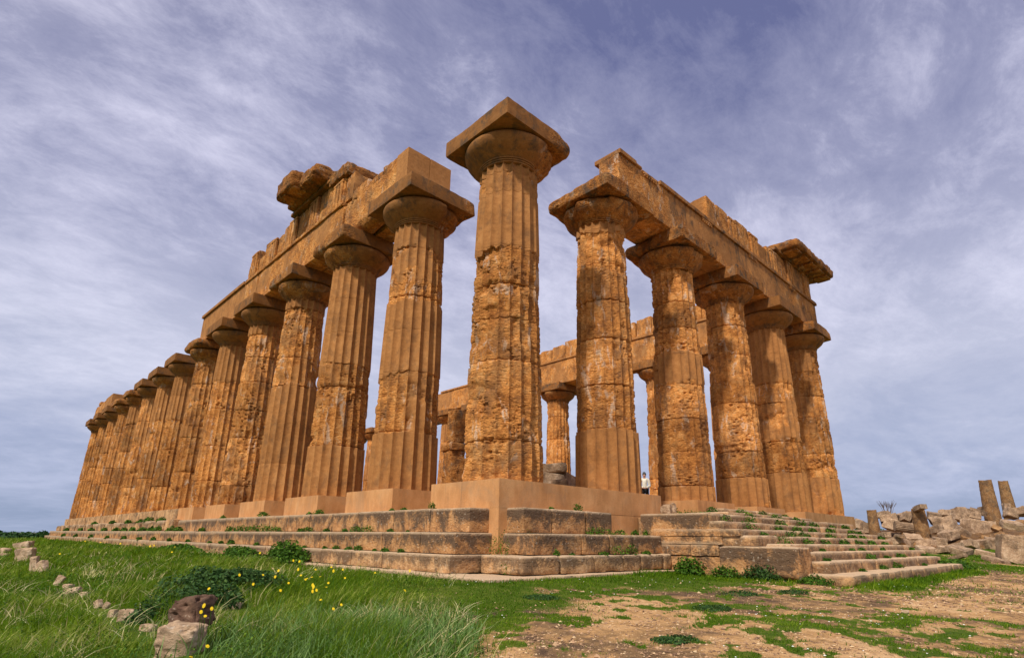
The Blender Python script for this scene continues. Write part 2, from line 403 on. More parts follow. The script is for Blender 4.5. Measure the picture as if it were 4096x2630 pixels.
def grassmask(x, y):
    "cover of green ground plants, 0..1"
    x = np.asarray(x, float); y = np.asarray(y, float)
    P = np.stack([x.ravel(), y.ravel(), 0*x.ravel()], 1)
    n = fbm(P, .55, 4, 31).reshape(x.shape); n2 = fbm(P, 3.0, 4, 35, .65).reshape(x.shape)
    t = tallmask(x, y)
    # distance south (outwards) of the steps on the right-hand side
    edge = np.where(x < 4, -2.7-.25*np.clip(x+2.7, 0, 9), -6.75)
    edge = np.where(x > 16.5, -6.75+(x-16.5)*.45, edge)
    out = edge-y
    width = np.interp(x, [-6, -2, 0, 3, 6, 10, 16, 20, 30], [3.0, 1.7, 1.7, 1.6, 1.2, .7, .7, 1.5, 4])
    near = sstep(1.25, .5, out/width+(n-.5)*1.6)
    far = np.clip(sstep(.50, .56, n*.35+n2*.65)*sstep(5.5, 1.5, out/width), 0, 1)*(.9-.75*sstep(2, 7, x))+.8*sstep(.56, .62, n*.3+n2*.7)*sstep(4, -1, x)
    g = np.maximum(np.maximum(t, near), far)
    g = np.maximum(g, sstep(26, 40, x+y*.4)*sstep(.38, .5, n))
    g = np.maximum(g, sstep(26, 32, np.hypot(x-CAM[0], y-CAM[1]))*sstep(14, 18, x)*sstep(.36, .46, n))
    g = np.maximum(g, sstep(60, 90, np.hypot(x-CAM[0], y-CAM[1])))
    return g
def build_ground():
    # polar grid around the camera: fine near it, reaching past the horizon
    rr = np.concatenate([np.linspace(0.3, 22, 150), 22*np.exp(np.linspace(0.02, math.log(4000/22), 110))])
    th = np.linspace(0, 2*pi, 721)[:-1]
    # denser in view direction
    va = pi/2-YAW; k = np.linspace(-1, 1, 521); fan = va+radians(62)*k
    rest = np.linspace(va+radians(62), va-radians(62)+2*pi, 90)[1:-1]
    th = np.concatenate([fan, rest]); n = len(th)
    R, T = np.meshgrid(rr, th, indexing='ij')
    X = CAM[0]+R*np.cos(T); Y = CAM[1]+R*np.sin(T); Z = gz(X, Y)
    g = grassmask(X, Y); tm = tallmask(X, Y)
    P = np.stack([X.ravel(), Y.ravel(), 0*X.ravel()], 1)
    Z = Z+((fbm(P, 6, 3, 8)-.5)*.03).reshape(X.shape)*sstep(25, 12, R)
    V = np.stack([X, Y, Z], -1).reshape(-1, 3)
    idx = np.arange(X.size).reshape(X.shape); nx = np.roll(idx, -1, axis=1)
    q = np.stack([idx[:-1], idx[1:], nx[1:], nx[:-1]], -1).reshape(-1, 4)
    V = np.concatenate([V, [[CAM[0], CAM[1], gz(np.array([CAM[0]]), np.array([CAM[1]]))[0]]]])
    c = len(V)-1
    tri = np.stack([np.full(n, c), idx[0], np.roll(idx[0], -1)], 1)
    m, nt, bs = nodemat('earth_gravel_and_turf'); b = NB(nt)
    gr = b.attr('green'); far = b.attr('far')
    n1 = b.noise(.35, 6, .6, dist=.6); n2 = b.noise(2.2, 7, .7); n3 = b.noise(14, 5, .75); pv = b.vor(26); pv2 = b.vor(38)
    dirt = b.ramp(b.mix(.45, n1, n2), [(.40, (.10, .062, .040)), (.47, (.23, .138, .066)), (.53, (.49, .280, .120)), (.64, (.63, .41, .215))])
    dirt = b.mix(.8, dirt, b.ramp(n3, [(.3, .55), (.5, 1.0), (.75, 1.35)]), 'MULTIPLY')
    peb = b.ramp(pv, [(.13, 1.0), (.22, 0.0)]); pm = b.ramp(b.noise(3.0, 5, .7, loc=(7, 7, 7)), [(.46, 0.0), (.6, 1.0)])
    dirt = b.mix(b.math('MULTIPLY', b.math('MULTIPLY', peb, pm), .5), dirt, (.66, .47, .31))
    turf = b.ramp(b.mix(.5, n2, n3), [(.35, (.030, .060, .004)), (.5, (.070, .115, .008)), (.65, (.16, .16, .03))])
    gm = b.math('ADD', gr, b.math('MULTIPLY', b.math('SUBTRACT', n3, .5), .9))
    c = b.mix(b.ramp(gm, [(.34, 0.0), (.70, 1.0)]), dirt, turf)
    field = b.ramp(b.noise(.012, 5, .6, (1, 2.2, 1)), [(.40, (.035, .050, .030)), (.5, (.075, .085, .045)), (.6, (.16, .12, .075))])
    c = b.mix(far, c, field)
    nt.links.new(c, bs.inputs['Base Color']); bs.inputs['Roughness'].default_value = 1
    nrm = b.bump(pv2, -.35, .01); nrm = b.bump(pv, -.5, .03, nrm); nrm = b.bump(n3, .8, .05, nrm)
    nt.links.new(nrm, bs.inputs['Normal'])
    ga = np.append(g.ravel(), 1); fa = np.append(sstep(70, 130, R).ravel(), 0)
    o = mk('ground', V, [q, tri], m, attrs={'green': ga, 'far': fa}, sharp=0)
    tag(o, kind='structure')
build_ground()

# ------------------------------------------------------------------ the temple
SX, SY = 4.637, 4.70
temple = empty('greek_temple', (0, 0, -2.1))
tag(temple, 'huge ruined Doric temple of golden stone with fluted columns on a stepped base', 'temple')
def tp(name, geo, mat, parent=None, attrs=None, **k):
    "part of the temple: geometry is in world coordinates"
    V, Fq = geo; V = np.asarray(V, float)
    par = parent or temple
    if par is temple: V = V-np.array([0, 0, -2.1])
    if attrs is None:
        attrs = {}
    n = len(V)
    for kk, dv in (('wear', 1.0), ('tint', .5), ('crust', .5)):
        v_ = attrs.get(kk, dv); attrs[kk] = np.full(n, v_) if np.isscalar(v_) else v_
    o = mk(name, V, Fq, mat, par, attrs, **k)
    return o
def blocktint(V, seed, s=.8):
    return np.clip(.5+s*(fbm(V, .9, 2, seed)-.5), 0, 1)

# --- columns
def shaft(cx, cy, spec, R0, R1, ztop, seed, zbot=-.01, flute_n=20):
    d = dcam(cx, cy)
    per = 9 if d < 22 else (6 if d < 40 else 4)
    dz = max(.042, d*.0022)
    rnd = random.Random(seed)
    joints = []; z = rnd.uniform(1.5, 2.1)
    for s in spec:   # spec: (z_end, wear, flute)
        joints.append(s[0])
    zs = [j for j in joints[:-1]]
    allj = sorted(set(zs))
    zj = []
    prev = zbot
    for j in allj+[ztop]:
        gap = j-prev
        k = max(1, int(round(gap/1.75)))
        for i in range(1, k+1): zj.append(prev+gap*i/k+(rnd.uniform(-.12, .12) if i < k else 0))
        prev = j
    zj = zj[:-1]
    rows = list(np.arange(zbot, ztop, dz))+[ztop]
    for j in zj: rows += [j-.03, j-.012, j, j+.012, j+.03]
    rows = np.array(sorted(r for r in rows if zbot <= r <= ztop)); keep = np.concatenate([[True], np.diff(rows) > .006]); rows = rows[keep]; rows[-1] = ztop
    na = flute_n*per
    th = np.arange(na)/na*2*pi
    Z, T = np.meshgrid(rows, th, indexing='ij'); shp = Z.shape
    t = (Z-0)/9.2
    R = R0+(R1-R0)*t+.018*np.sin(pi*np.clip(t, 0, 1))
    C0 = np.stack([R0*np.cos(T)+seed*5.1, R0*np.sin(T)+seed*2.3, Z], -1).reshape(-1, 3)
    f1 = fbm(C0, 1.1, 4, seed).reshape(shp); f2 = fbm(C0, 3.4, 4, seed+3).reshape(shp)
    zz = Z+(f1-.5)*.75*(1+0*Z)+(f2-.5)*.3
    wear = np.zeros(shp); flu = np.ones(shp)
    zp = -9
    for (ze, w, fl) in spec:
        # restored drums end on a clean joint, raw ones with a ragged edge
        zm_ = Z+(zz-Z)*np.where(Z > 2.4, 1.0, .25)
        mask = (zm_ > zp) & (zm_ <= ze)
        wear = np.where(mask, w, wear); flu = np.where(mask, fl, flu); zp = ze
    wear = np.where(Z > spec[-1][0]-.001, spec[-1][1], wear)
    wm = sstep(.40, .60, wear+(f1*.6+f2*.4-.5)*1.5*np.where((wear > .05) & (wear < .95), 1, .35))
    ph = (T*flute_n/(2*pi)) % 1.0
    prof = 1-np.abs(2*ph-1)**2.5
    D = .098*R
    # drum index noise
    di = np.zeros(shp, int)
    for j in zj: di = di+(Z > j)
    dr = np.array([rnd.uniform(-.03, .006) for _ in range(len(zj)+2)])
    ox = np.array([rnd.uniform(-.012, .012) for _ in range(len(zj)+2)]); oy = np.array([rnd.uniform(-.012, .012) for _ in range(len(zj)+2)])
    dt = np.array([rnd.uniform(.15, .85) for _ in range(len(zj)+2)])
    strat = fbm(C0, (1.6, 1.6, 7.5), 4, seed+7).reshape(shp)
    rough = fbm(C0, 5.0, 4, seed+9).reshape(shp)
    pit = np.zeros(shp)
    if d < 45:
        pz = sstep(.45, .6, fbm(C0, 1.5, 3, seed+13)).reshape(shp)
        pit = sstep(.50, .18, worley(C0, (5.0, 5.0, 9.0), seed)).reshape(shp)*pz
        pit = pit+.55*sstep(.45, .15, worley(C0, (10.0, 10.0, 17.0), seed+50)).reshape(shp)*sstep(.3, .6, rough)
    bite = sstep(.62, .78, fbm(C0, (.8, .8, 1.3), 3, seed+17)).reshape(shp)
    r_res = R-D*prof
    patch = sstep(.40, .62, fbm(C0, (1.3, 1.3, 1.6), 3, seed+23)).reshape(shp)
    loss = .012+(.25+.75*patch)*(.030*(1-f2)+.07*np.clip(.56-strat, 0, 1)+.035*(.5-rough))+.085*pit*(.25+.75*patch)+.09*bite
    fl_eff = flu**.30*(1-.25*patch)
    r_raw = R+dr[di]*.8-D*prof*fl_eff-loss
    r = r_res*(1-wm)+np.minimum(r_raw, r_res+.035)*wm
    for j in zj:
        dzj = np.abs(Z-j); jw = rnd.uniform(.25, 1.0)
        r = r-(1-wm)*.012*np.exp(-(dzj/.010)**2)-wm*jw*(.025*np.exp(-(dzj/.045)**2)+.05*np.exp(-(dzj/.014)**2))
    X = cx+r*np.cos(T)+ox[di]*wm; Y = cy+r*np.sin(T)+oy[di]*wm
    V = np.stack([X, Y, Z], -1).reshape(-1, 3)
    idx = np.arange(X.size).reshape(shp); nx = np.roll(idx, -1, axis=1)
    q = np.stack([idx[:-1], nx[:-1], nx[1:], idx[1:]], -1).reshape(-1, 4)
    tint = .47+(dt[di]-.5)*(.35+.55*wm)+.25*(f1-.5)*wm
    cr = np.full(shp, .35)+.25*wm*0
    cap = [idx[0][::-1], idx[-1]]
    return (V, [q]), {'wear': wm.ravel(), 'tint': np.clip(tint, 0, 1).ravel(), 'crust': cr.ravel()}
def echinus(cx, cy, R1, z0, wdir, wamt, seed):
    d = dcam(cx, cy); na = 96 if d < 30 else 48
    prof = [(R1-.05, z0-.02), (R1-.03, z0-.015), (R1+.010, z0), (R1+.012, z0+.034), (R1-.022, z0+.040), (R1-.018, z0+.052), (R1+.030, z0+.056), (R1+.032, z0+.092), (R1-.002, z0+.098), (R1+.004, z0+.110), (R1+.052, z0+.114), (R1+.056, z0+.150),
            (R1+.026, z0+.156), (R1+.040, z0+.168), (R1+.15, z0+.24), (R1+.27, z0+.335), (R1+.38, z0+.43), (R1+.445, z0+.52), (R1+.480, z0+.60), (R1+.492, z0+.66), (R1+.480, z0+.71), (R1+.44, z0+.75), (R1+.2, z0+.755)]
    rs = np.array([p[0] for p in prof]); zs = np.array([p[1] for p in prof])
    th = np.arange(na)/na*2*pi
    Rr, T = np.meshgrid(rs, th, indexing='ij'); Z = np.repeat(zs[:, None], na, 1)
    P = np.stack([cx+Rr*np.cos(T), cy+Rr*np.sin(T), Z], -1).reshape(-1, 3)+seed
    f1 = fbm(P, 1.6, 3, seed).reshape(T.shape); f2 = fbm(P, (4, 4, 9), 4, seed+1).reshape(T.shape)
    side = np.cos(T-radians(wdir)) if wdir is not None else 0*T
    w = sstep(.42, .58, wamt+side*.42*(0 if wdir is None else 1)+(f1-.5)*.7)
    Rr = Rr-w*(.02+.13*np.clip(f2-.25, 0, 1)+.10*sstep(.5, .75, f1))
    Z = Z+w*(f2-.5)*.03*(zs[:, None] > z0+.05)
    V = np.stack([cx+Rr*np.cos(T), cy+Rr*np.sin(T), Z], -1).reshape(-1, 3)
    idx = np.arange(T.size).reshape(T.shape); nx = np.roll(idx, -1, axis=1)
    q = np.stack([idx[:-1], nx[:-1], nx[1:], idx[1:]], -1).reshape(-1, 4)
    return (V, [q]), {'wear': w.ravel(), 'tint': .42, 'crust': np.where(w > .5, .5, .55).ravel()}
def column(cx, cy, spec, seed, R0=1.08, R1=.875, cap=(None, .0), bites=(), chip=.045, worn=0, label=None, zc=9.14, ab=(1.40, 9.925, 10.45), has_cap=True, drop=(0, 0, 0, 0)):
    g, at_ = shaft(cx, cy, spec, R0, R1, zc+.02, seed)
    o = tp('column', g, MT, attrs=at_, smooth=True, sharp=28)
    if label: o['label'] = label
    if not has_cap: return o
    def sub(name, geo, attrs, **k):
        V, Fq = geo; V = V-np.array([0, 0, -2.1]); n = len(V)
        for kk in list(attrs): attrs[kk] = np.full(n, attrs[kk]) if np.isscalar(attrs[kk]) else attrs[kk]
        return mk(name, V, Fq, MT, o, attrs, **k)
    ge, ae = echinus(cx, cy, R1, zc, cap[0], cap[1], seed+100)
    ae['tint'] = .22; ae['crust'] = .8
    sub('echinus', ge, ae, sharp=40)
    A, zb, zt = ab
    bb = [(cx+sx*A, cy+sy*A, zz_, br, bd) for (sx, sy, zz_, br, bd) in bites]
    V, Fq = wbox((cx-A+drop[0], cy-A+drop[1], zb), (cx+A-drop[2], cy+A-drop[3], zt), lod(cx, cy, .0042, .05), .008, chip, .008+.02*worn, seed+200, bites=bb, strat=.07*worn, pits=.05*worn)
    wv = np.full(len(V), .25*0+min(1, worn*1.1))
    for b_ in bb:
        wv = np.maximum(wv, sstep(1.3, .8, np.sqrt(((V-np.array(b_[:3]))**2).sum(1))/b_[3]))
    sub('abacus', (V, [Fq]), {'wear': wv, 'tint': .13, 'crust': .95 if not worn else 1.1})
    return o
R_, P_ = 1.0, 0.0   # raw / restored
# flank towards the left (columns along +y); spec rows are (top height, wear, fluting left)
c = column(0, 0, [(1.0, .85, .7), (3.1, 1, .45), (4.3, .95, .8), (5.3, .75, .9), (6.45, .95, .5), (8.2, 0, 1), (8.85, .52, .9), (9.2, .1, 1)], 1,
       cap=(-20, .22), bites=[(1, -1, 9.9, 1.1, .26), (1, -.3, 9.9, .8, .16), (1, -1, 10.5, .7, .14)], label='tall corner column standing free without any architrave on it')
column(0, SY, [(1.8, 0, 1), (3.75, .55, 1), (6.4, .05, 1), (8.2, .62, .8), (9.2, 0, 1)], 2, cap=(-35, .18), bites=[(1, -.6, 9.9, .6, .12), (1, -1, 10.3, .5, .1)])
column(0, 2*SY, [(1.85, 0, 1), (4.1, .75, .8), (5.0, .6, .9), (6.3, .25, 1), (9.2, .12, 1)], 3, R1=.88, cap=(170, .36), bites=[(-1, .6, 10.2, 1.3, .30), (-1, -1, 9.9, .5, .1)])
column(0, 3*SY, [(5.0, 0.05, 1), (6.3, .66, .8), (8.7, .95, .45), (9.2, .1, 1)], 4, cap=(190, .62), bites=[(-1, .8, 10.2, 1.1, .22), (-1, 0, 10.45, .8, .12)])
column(0, 4*SY, [(.9, .6, .8), (3.2, .95, .55), (4.6, .75, .9), (7.4, .95, .4), (8.6, .8, .7), (9.2, .4, 1)], 5, cap=(0, .30))
column(0, 5*SY, [(1.4, .75, .8), (3.3, .9, .8), (5.4, .82, .7), (7.0, .65, .9), (9.2, .06, 1)], 6, cap=(30, .12))
column(0, 6*SY, [(2.2, .85, .8), (4.3, .95, .6), (5.0, .4, 1), (6.4, .9, .6), (9.2, .7, .8)], 7, cap=(None, .9), worn=.9, bites=[(-1, -1, 10.2, 1.2, .35), (-1, 1, 10.2, 1.2, .3), (-1, 0, 9.9, 1, .2)], label='column whose cap is ragged and worn round')
column(0, 7*SY, [(1.6, .8, .9), (4.0, .85, .8), (6.0, .8, .7), (9.2, .3, 1)], 8, cap=(0, .25))
column(0, 8*SY, [(2.4, .85, .8), (4.2, .6, .9), (6.6, .95, .5), (9.2, .25, 1)], 9, cap=(180, .3))
column(0, 9*SY, [(2.0, .9, .6), (5.2, .8, .9), (9.2, .45, 1)], 10, cap=(None, .2))
column(0, 10*SY, [(2.4, .8, .9), (5.2, .9, .7), (7.6, .8, .9), (9.2, .3, 1)], 11, cap=(None, .85), worn=.9, bites=[(-1, -1, 10.2, 1.2, .35), (-1, 1, 10.2, 1.2, .3)])
column(0, 11*SY, [(1.4, .9, .9), (4.2, .7, .9), (9.2, .55, .9)], 12, cap=(None, .8), worn=.9, bites=[(-1, -1, 10.4, 1.2, .35)])
column(0, 12*SY, [(3.0, .9, .8), (6.0, .8, .9), (9.2, .5, 1)], 13, cap=(None, .3))
column(0, 13*SY, [(2.0, .9, .8), (5.0, .9, .9), (9.2, .8, .8)], 14, cap=(None, .3))
column(0, 14*SY, [(2.6, .9, .9), (9.2, .85, .8)], 15, cap=(None, .3))
# short front towards the right (columns along +x)
column(SX-.12, 0, [(1.95, 0, 1), (3.35, .9, .85), (4.9, .97, .55), (6.25, .95, .7), (7.6, .9, .7), (8.9, .86, .7), (9.2, .2, 1)], 16, R0=1.03, cap=(200, .62), worn=.95,
       bites=[(-1, 1, 10.4, 1.5, .34), (-1, 0, 10.5, 1.0, .2), (-1, -1, 10.5, .6, .14), (-1, 1, 9.9, .8, .2)])
column(2*SX, 0, [(.55, .1, .5), (1.75, .97, .1), (3.0, 1, .1), (4.3, 1, .15), (5.5, .4, .9), (6.6, .97, .3), (7.7, .95, .35), (9.2, .8, .6)], 17, R0=1.04, cap=(190, .66), worn=.8,
       bites=[(-1, 1, 10.4, 1.4, .36), (-1, .2, 10.5, .9, .2), (-1, -1, 9.95, .4, .14)])
column(3*SX, 0, [(1.2, .28, .9), (2.3, .97, .15), (4.4, 1, .15), (5.4, .72, .5), (6.6, .97, .15), (8.0, .97, .3), (9.2, .75, .6)], 18, cap=(180, .42), worn=.5,
       bites=[(-1, 1, 10.4, 1.2, .3)])
column(4*SX, 0, [(1.8, 0, 1), (3.3, .95, .5), (5.2, .40, .9), (6.2, .85, .5), (9.2, .14, 1)], 19, cap=(None, .25), bites=[(-1, 1, 10.4, 1.0, .2)])
column(5*SX, 0, [(1.9, .42, .9), (3.2, .93, .6), (5.2, .7, .5), (6.4, .62, .8), (7.8, .7, .9), (9.2, .5, 1)], 20, cap=(None, .35), worn=.5, bites=[(1, -1, 10.45, .9, .2), (-1, -1, 10.45, .6, .1)])
# far flank seen through the gaps
for j in range(1, 15):
    rs = random.Random(900+j)
    column(5*SX, j*SY, [(1.5+rs.random(), rs.uniform(.6, 1), .8), (4.0+rs.random(), rs.uniform(.5, 1), .8), (7+rs.random(), rs.uniform(.2, 1), .8), (9.2, rs.uniform(.1, .8), .9)], 30+j,
           cap=(180, rs.choice([.1, .4, .7])), worn=rs.choice([0, .2, .7]) if j > 7 else .3)

# --- base: pedestals, pier, stylobate
def plast(name, boxes, mat=MP, parent=None, **k):
    parts = [wbox(lo, hi, lod((lo[0]+hi[0])/2, (lo[1]+hi[1])/2, .006, .07), .007, .012, .003, i+77, nf=1.2) for i, (lo, hi) in enumerate(boxes)]
    return tp(name, join(parts), mat, parent, attrs={'wear': 0.0}, **k)
m = 1.164
pier = plast('corner_pedestal', [((-m, -m, -.67), (5.64, 1.2, 0)), ((-m, 1.2, -.67), (1.3, 1.49, -.003)), ((-m+.002, -m+.002, -2.15), (-.62, -.62, -.668)), ((-.62, -m+.003, -1.22), (5.3, -.3, -.672))])
for j in (1, 2, 3, 4):
    plast('pedestal', [((-m, j*SY-1.36, -.66), (1.3, j*SY+1.36, 0))])
plast('pedestal', [((-m, 5*SY-1.36, -1.2), (1.3, 5*SY+1.40, 0))])
V, Fq = course(-m, 1.3, 5*SY+1.42, 67.3, -.66, 0.0, 'y', 2.3, 5, r1=.07, amp=.012, out=.03, strat=.03)
tp('stylobate', (V, Fq), MSL, attrs={'tint': blocktint(V, 5)})
for i in (2, 3):
    hh = -.36 if i == 2 else -.22
    plast('pedestal', [((i*SX-1.36, -m, hh-.3), (i*SX+1.36, 1.3, 0))])
plast('pedestal', [((4*SX-1.0, -m, -.6), (4*SX+2.3, 1.3, -.004)), ((4*SX+2.31, -m, -.62), (5*SX+1.36, 1.3, 0.001))])
# solid core and inner floor
core = join([wbox((-.9, .4, -2.2), (24.2, 67, -.70), 2.5, .01, .01, 0, 1), wbox((1.32, 1.32, -.69), (22, 66, -.03), 2.5, .01, .01, 0, 2),
             wbox((.3, -.7, -2.2), (24.3, .39, -.70), 2.5, .01, .01, 0, 3), wbox((22.1, 1.4, -.69), (24.5, 67.2, -.001), 2.5, .01, .01, 0, 4)])
tp('floor', core, MSL)
# steps of the left flank
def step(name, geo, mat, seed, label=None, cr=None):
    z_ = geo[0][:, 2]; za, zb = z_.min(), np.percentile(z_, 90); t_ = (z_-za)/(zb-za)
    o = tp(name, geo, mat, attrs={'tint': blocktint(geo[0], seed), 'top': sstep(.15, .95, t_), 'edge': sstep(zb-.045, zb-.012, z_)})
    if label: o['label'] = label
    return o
step('step', course(-1.75, -.8, -.85, 22.2, -1.215, -.67, 'y', 1.55, 11, r1=.035, out=.005), MS, 11)
step('step', course(-1.78, -.8, 24.6, 66.5, -1.215, -.70, 'y', 1.7, 12, r1=.16, amp=.03, out=.06, strat=.05, zj=.06), MSL, 12, 'broken upper step with ragged crumbling blocks')
step('step', course(-2.20, -.95, -.96, 67.5, -1.675, -1.22, 'y', 1.5, 13, r1=.03, out=.006), MS, 13)
step('step', course(-2.40, -1.0, -1.05, 69.0, -2.055, -1.68, 'y', 1.4, 14, r1=.03, out=.01), MSL, 14)
step('footing_slab', course(-2.78, -1.9, -1.4, 6.5, -2.35, -2.06, 'y', 1.3, 15, r1=.08, amp=.02, out=.03), MSL, 15)
# steps of the front, between corner pier and stair
step('step', course(-.91, 2.35, -1.71, -.9, -1.215, -.66, 'x', 1.15, 21, r1=.05, amp=.008, out=.004), MS, 21)
step('step', course(-1.01, 4.05, -2.14, -.9, -1.675, -1.22, 'x', 1.3, 22, r1=.06, amp=.01, out=.008), MS, 22)
step('step', course(-1.62, 4.05, -2.42, -1.1, -2.055, -1.68, 'x', .95, 23, r1=.12, amp=.02, out=.02, strat=.03), MSL, 23, 'lowest front step of cracked grey blocks')
step('footing_slab', join([wbox((-2.75, -2.72, -2.40), (-.4, -1.05, -2.06), .07, .03, .14, .025, 4), wbox((-.38, -2.66, -2.40), (3.9, -1.5, -2.065), .09, .03, .10, .02, 6)]), MSL, 24)
# staircase: one part per tread
stair = tp('staircase', join([wbox((4.3, -5.0, -2.3), (15.6, -1.2, -1.5), 2.0, .01, .01, 0, 1), wbox((4.3, -3.3, -1.5), (14.5, -1.2, -.70), 2.0, .01, .01, 0, 2)]), MSL)
def tread(x0, x1, y0, z0, z1, seed, ydeep=.9):
    V, Fq = course(x0, x1, y0, y0+ydeep, z0, z1, 'x', 1.35, seed, r1=.07, amp=.012, out=.02, strat=.02, zj=.008)
    V = V-np.array([0, 0, -2.1])
    z_ = V[:, 2]-2.1
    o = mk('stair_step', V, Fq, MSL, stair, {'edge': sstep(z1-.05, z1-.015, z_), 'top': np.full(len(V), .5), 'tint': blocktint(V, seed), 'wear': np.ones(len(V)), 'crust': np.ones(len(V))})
tr = [(4.0, 16.6, -6.75, -2.25, -2.0), (4.45, 16.05, -6.21, -2.2, -1.75), (4.45, 16.0, -5.81, -1.80, -1.55), (4.45, 16.0, -5.35, -1.62, -1.38), (4.02, 15.95, -4.80, -1.45, -1.19),
      (4.03, 15.9, -4.42, -1.30, -1.025), (4.01, 15.9, -3.93, -1.10, -.83), (4.0, 15.8, -3.57, -.96, -.625)]
for k_, (x0, x1, y0, z0, z1) in enumerate(tr):
    tread(x0, x1, y0, z0, z1, 40+k_, min(1.2, -1.3-y0) if k_ < 7 else 2.1)
tread(7.0, 14.1, -2.65, -.62, -.45, 50, 1.4)
tread(8.4, 13.2, -1.85, -.45, -.27, 51, .65)
# left cheek of the stair: courses with faces at x = 4
cheek = join([wbox((4.0, -3.55, -1.22), (4.8, -1.47, -.62), .08, .02, .05, .01, 61), ])
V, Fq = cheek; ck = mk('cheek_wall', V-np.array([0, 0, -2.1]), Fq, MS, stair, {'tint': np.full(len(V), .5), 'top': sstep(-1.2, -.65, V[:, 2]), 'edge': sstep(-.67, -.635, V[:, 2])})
V, Fq = join([wbox((3.98, -4.36, -1.215), (4.7, -1.9, -1.03), .08, .01, .03, .006, 62), wbox((3.97, -3.9, -1.415), (4.7, -1.9, -1.225), .08, .01, .03, .006, 63), wbox((3.96, -3.0, -1.70), (4.7, -1.9, -1.425), .08, .01, .05, .01, 64),
              wbox((3.96, -3.78, -1.70), (4.7, -3.01, -1.425), .08, .01, .05, .01, 65), wbox((3.99, -3.78, -2.2), (4.7, -1.9, -1.71), .08, .01, .07, .02, 66)])
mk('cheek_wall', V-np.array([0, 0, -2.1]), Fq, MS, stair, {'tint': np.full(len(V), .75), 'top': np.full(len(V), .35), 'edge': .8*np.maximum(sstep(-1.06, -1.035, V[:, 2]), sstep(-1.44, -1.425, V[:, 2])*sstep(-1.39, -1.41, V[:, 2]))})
V, Fq = wbox((3.66, -5.84, -2.14), (4.40, -3.93, -1.44), .05, .03, .09, .022, 67, strat=.03)
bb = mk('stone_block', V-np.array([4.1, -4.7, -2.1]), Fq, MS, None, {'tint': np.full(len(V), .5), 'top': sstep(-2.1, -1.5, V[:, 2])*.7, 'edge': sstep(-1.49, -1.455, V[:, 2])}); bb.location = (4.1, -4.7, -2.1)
tag(bb, 'big squared stone block lying at the left side of the staircase', 'stone block')
V, Fq = wbox((4.46, -4.75, -1.37), (5.6, -3.9, -1.19), .05, .02, .06, .012, 68)

# --- entablature of the front (right)
def ent(name, parts, mat=MT, parent=None, wear=1.0, tint=.5, crust=.5, **k):
    V, Fq = join(parts)
    if callable(wear): wear = wear(V)
    if callable(tint): tint = tint(V)
    if parent is not None:
        n = len(V); at_ = {kk: (np.full(n, v_) if np.isscalar(v_) else v_) for kk, v_ in (('wear', wear), ('tint', tint), ('crust', crust))}
        return mk(name, V-np.array([0, 0, -2.1]), Fq, mat, parent, at_, **k)
    return tp(name, (V, Fq), mat, attrs={'wear': wear, 'tint': tint, 'crust': crust}, **k)
def blobwear(seed, lo=.49, hi=.52, bias=0):
    return lambda V: sstep(lo, hi, fbm(V, (.55, .55, .7), 3, seed)+bias)
ar = []
# outer face y=-.9, inner face y=.9, two leaves
for (x0, x1, sd_) in [(4.55, 5.9, 1), (5.905, 9.25, 2), (9.26, 13.9, 3), (13.91, 18.5, 4), (18.51, 24.1, 5)]:
    ar.append(wbox((x0, -.9, 10.452), (x1, .0, 12.12), lod((x0+x1)/2, 0), .008, .02, .004, 300+sd_, bites=[] if sd_ > 2 else [(x0, -.9, 10.5, .5, .05)]))
    if sd_ > 1: ar.append(wbox((x0+.05, .02, 10.452), (x1, .85, 12.10), .2, .008, .02, .004, 320+sd_))
arch = ent('architrave', ar, wear=lambda V: np.maximum(blobwear(5)(V), sstep(7.6, 7.2, V[:, 0]+.5*np.sin(V[:, 2]*3)))*.95, tint=lambda V: .42+.5*(fbm(V, .6, 2, 4)-.5), crust=.85)
ent('taenia', [wbox((4.55, -.985, 12.125), (5.6, .2, 12.30), .05, .006, .015, .002, 350), wbox((5.6, -.97, 12.12), (6.0, .2, 12.27), .05, .04, .10, .02, 352),
               wbox((6.05, -.93, 12.12), (7.2, .2, 12.22), .05, .03, .12, .02, 353), wbox((7.25, -.985, 12.125), (24.19, .2, 12.30), .12, .006, .02, .003, 351)], parent=arch, wear=.25, tint=.3, crust=1.0)
# guttae bars under the taenia
for gx, i in [(6.55, 0), (11.0, 1), (15.6, 2), (20.6, 3)]:
    pr_ = [wbox((gx-.45, -.965, 12.03), (gx+.45, -.89, 12.122), .06, .006, .02, .003, 360+i)]
    for k_ in range(6):
        xx = gx-.38+k_*.152; pr_.append(wbox((xx-.045, -.96, 11.94), (xx+.045, -.87, 12.035), .04, .01, .01, .002, 370+i*6+k_))
    ent('regula', pr_, parent=arch, wear=.8, tint=.35, crust=.8)
# frieze: triglyphs and metopes with ruined top edge
rf = random.Random(8)
fr = []
segs = [(11.3, 12.2, 13.62), (12.2, 13.4, 13.6), (13.4, 14.2, 13.45), (14.2, 15.6, 13.7), (15.6, 16.5, 13.62), (16.5, 17.7, 13.38), (17.7, 18.6, 13.6), (18.6, 20.2, 13.66), (20.2, 21.1, 13.72), (21.1, 22.6, 13.78), (22.6, 23.75, 13.80)]
for i, (x0, x1, zt) in enumerate(segs):
    fr.append(wbox((x0+.01, -.86, 12.305), (x1-.01, .75, zt), .11, .02, .10, .03, 400+i, bites=[(x0, -.86, zt, .5, .08)] if i in (2, 5) else [(x1, -.8, zt, .6, .10)], strat=.04))
frieze = ent('frieze', fr, wear=lambda V: sstep(.45, .55, fbm(V, .7, 3, 9)+.12), tint=lambda V: .36+.6*(fbm(V, .8, 2, 7)-.5), crust=.8)
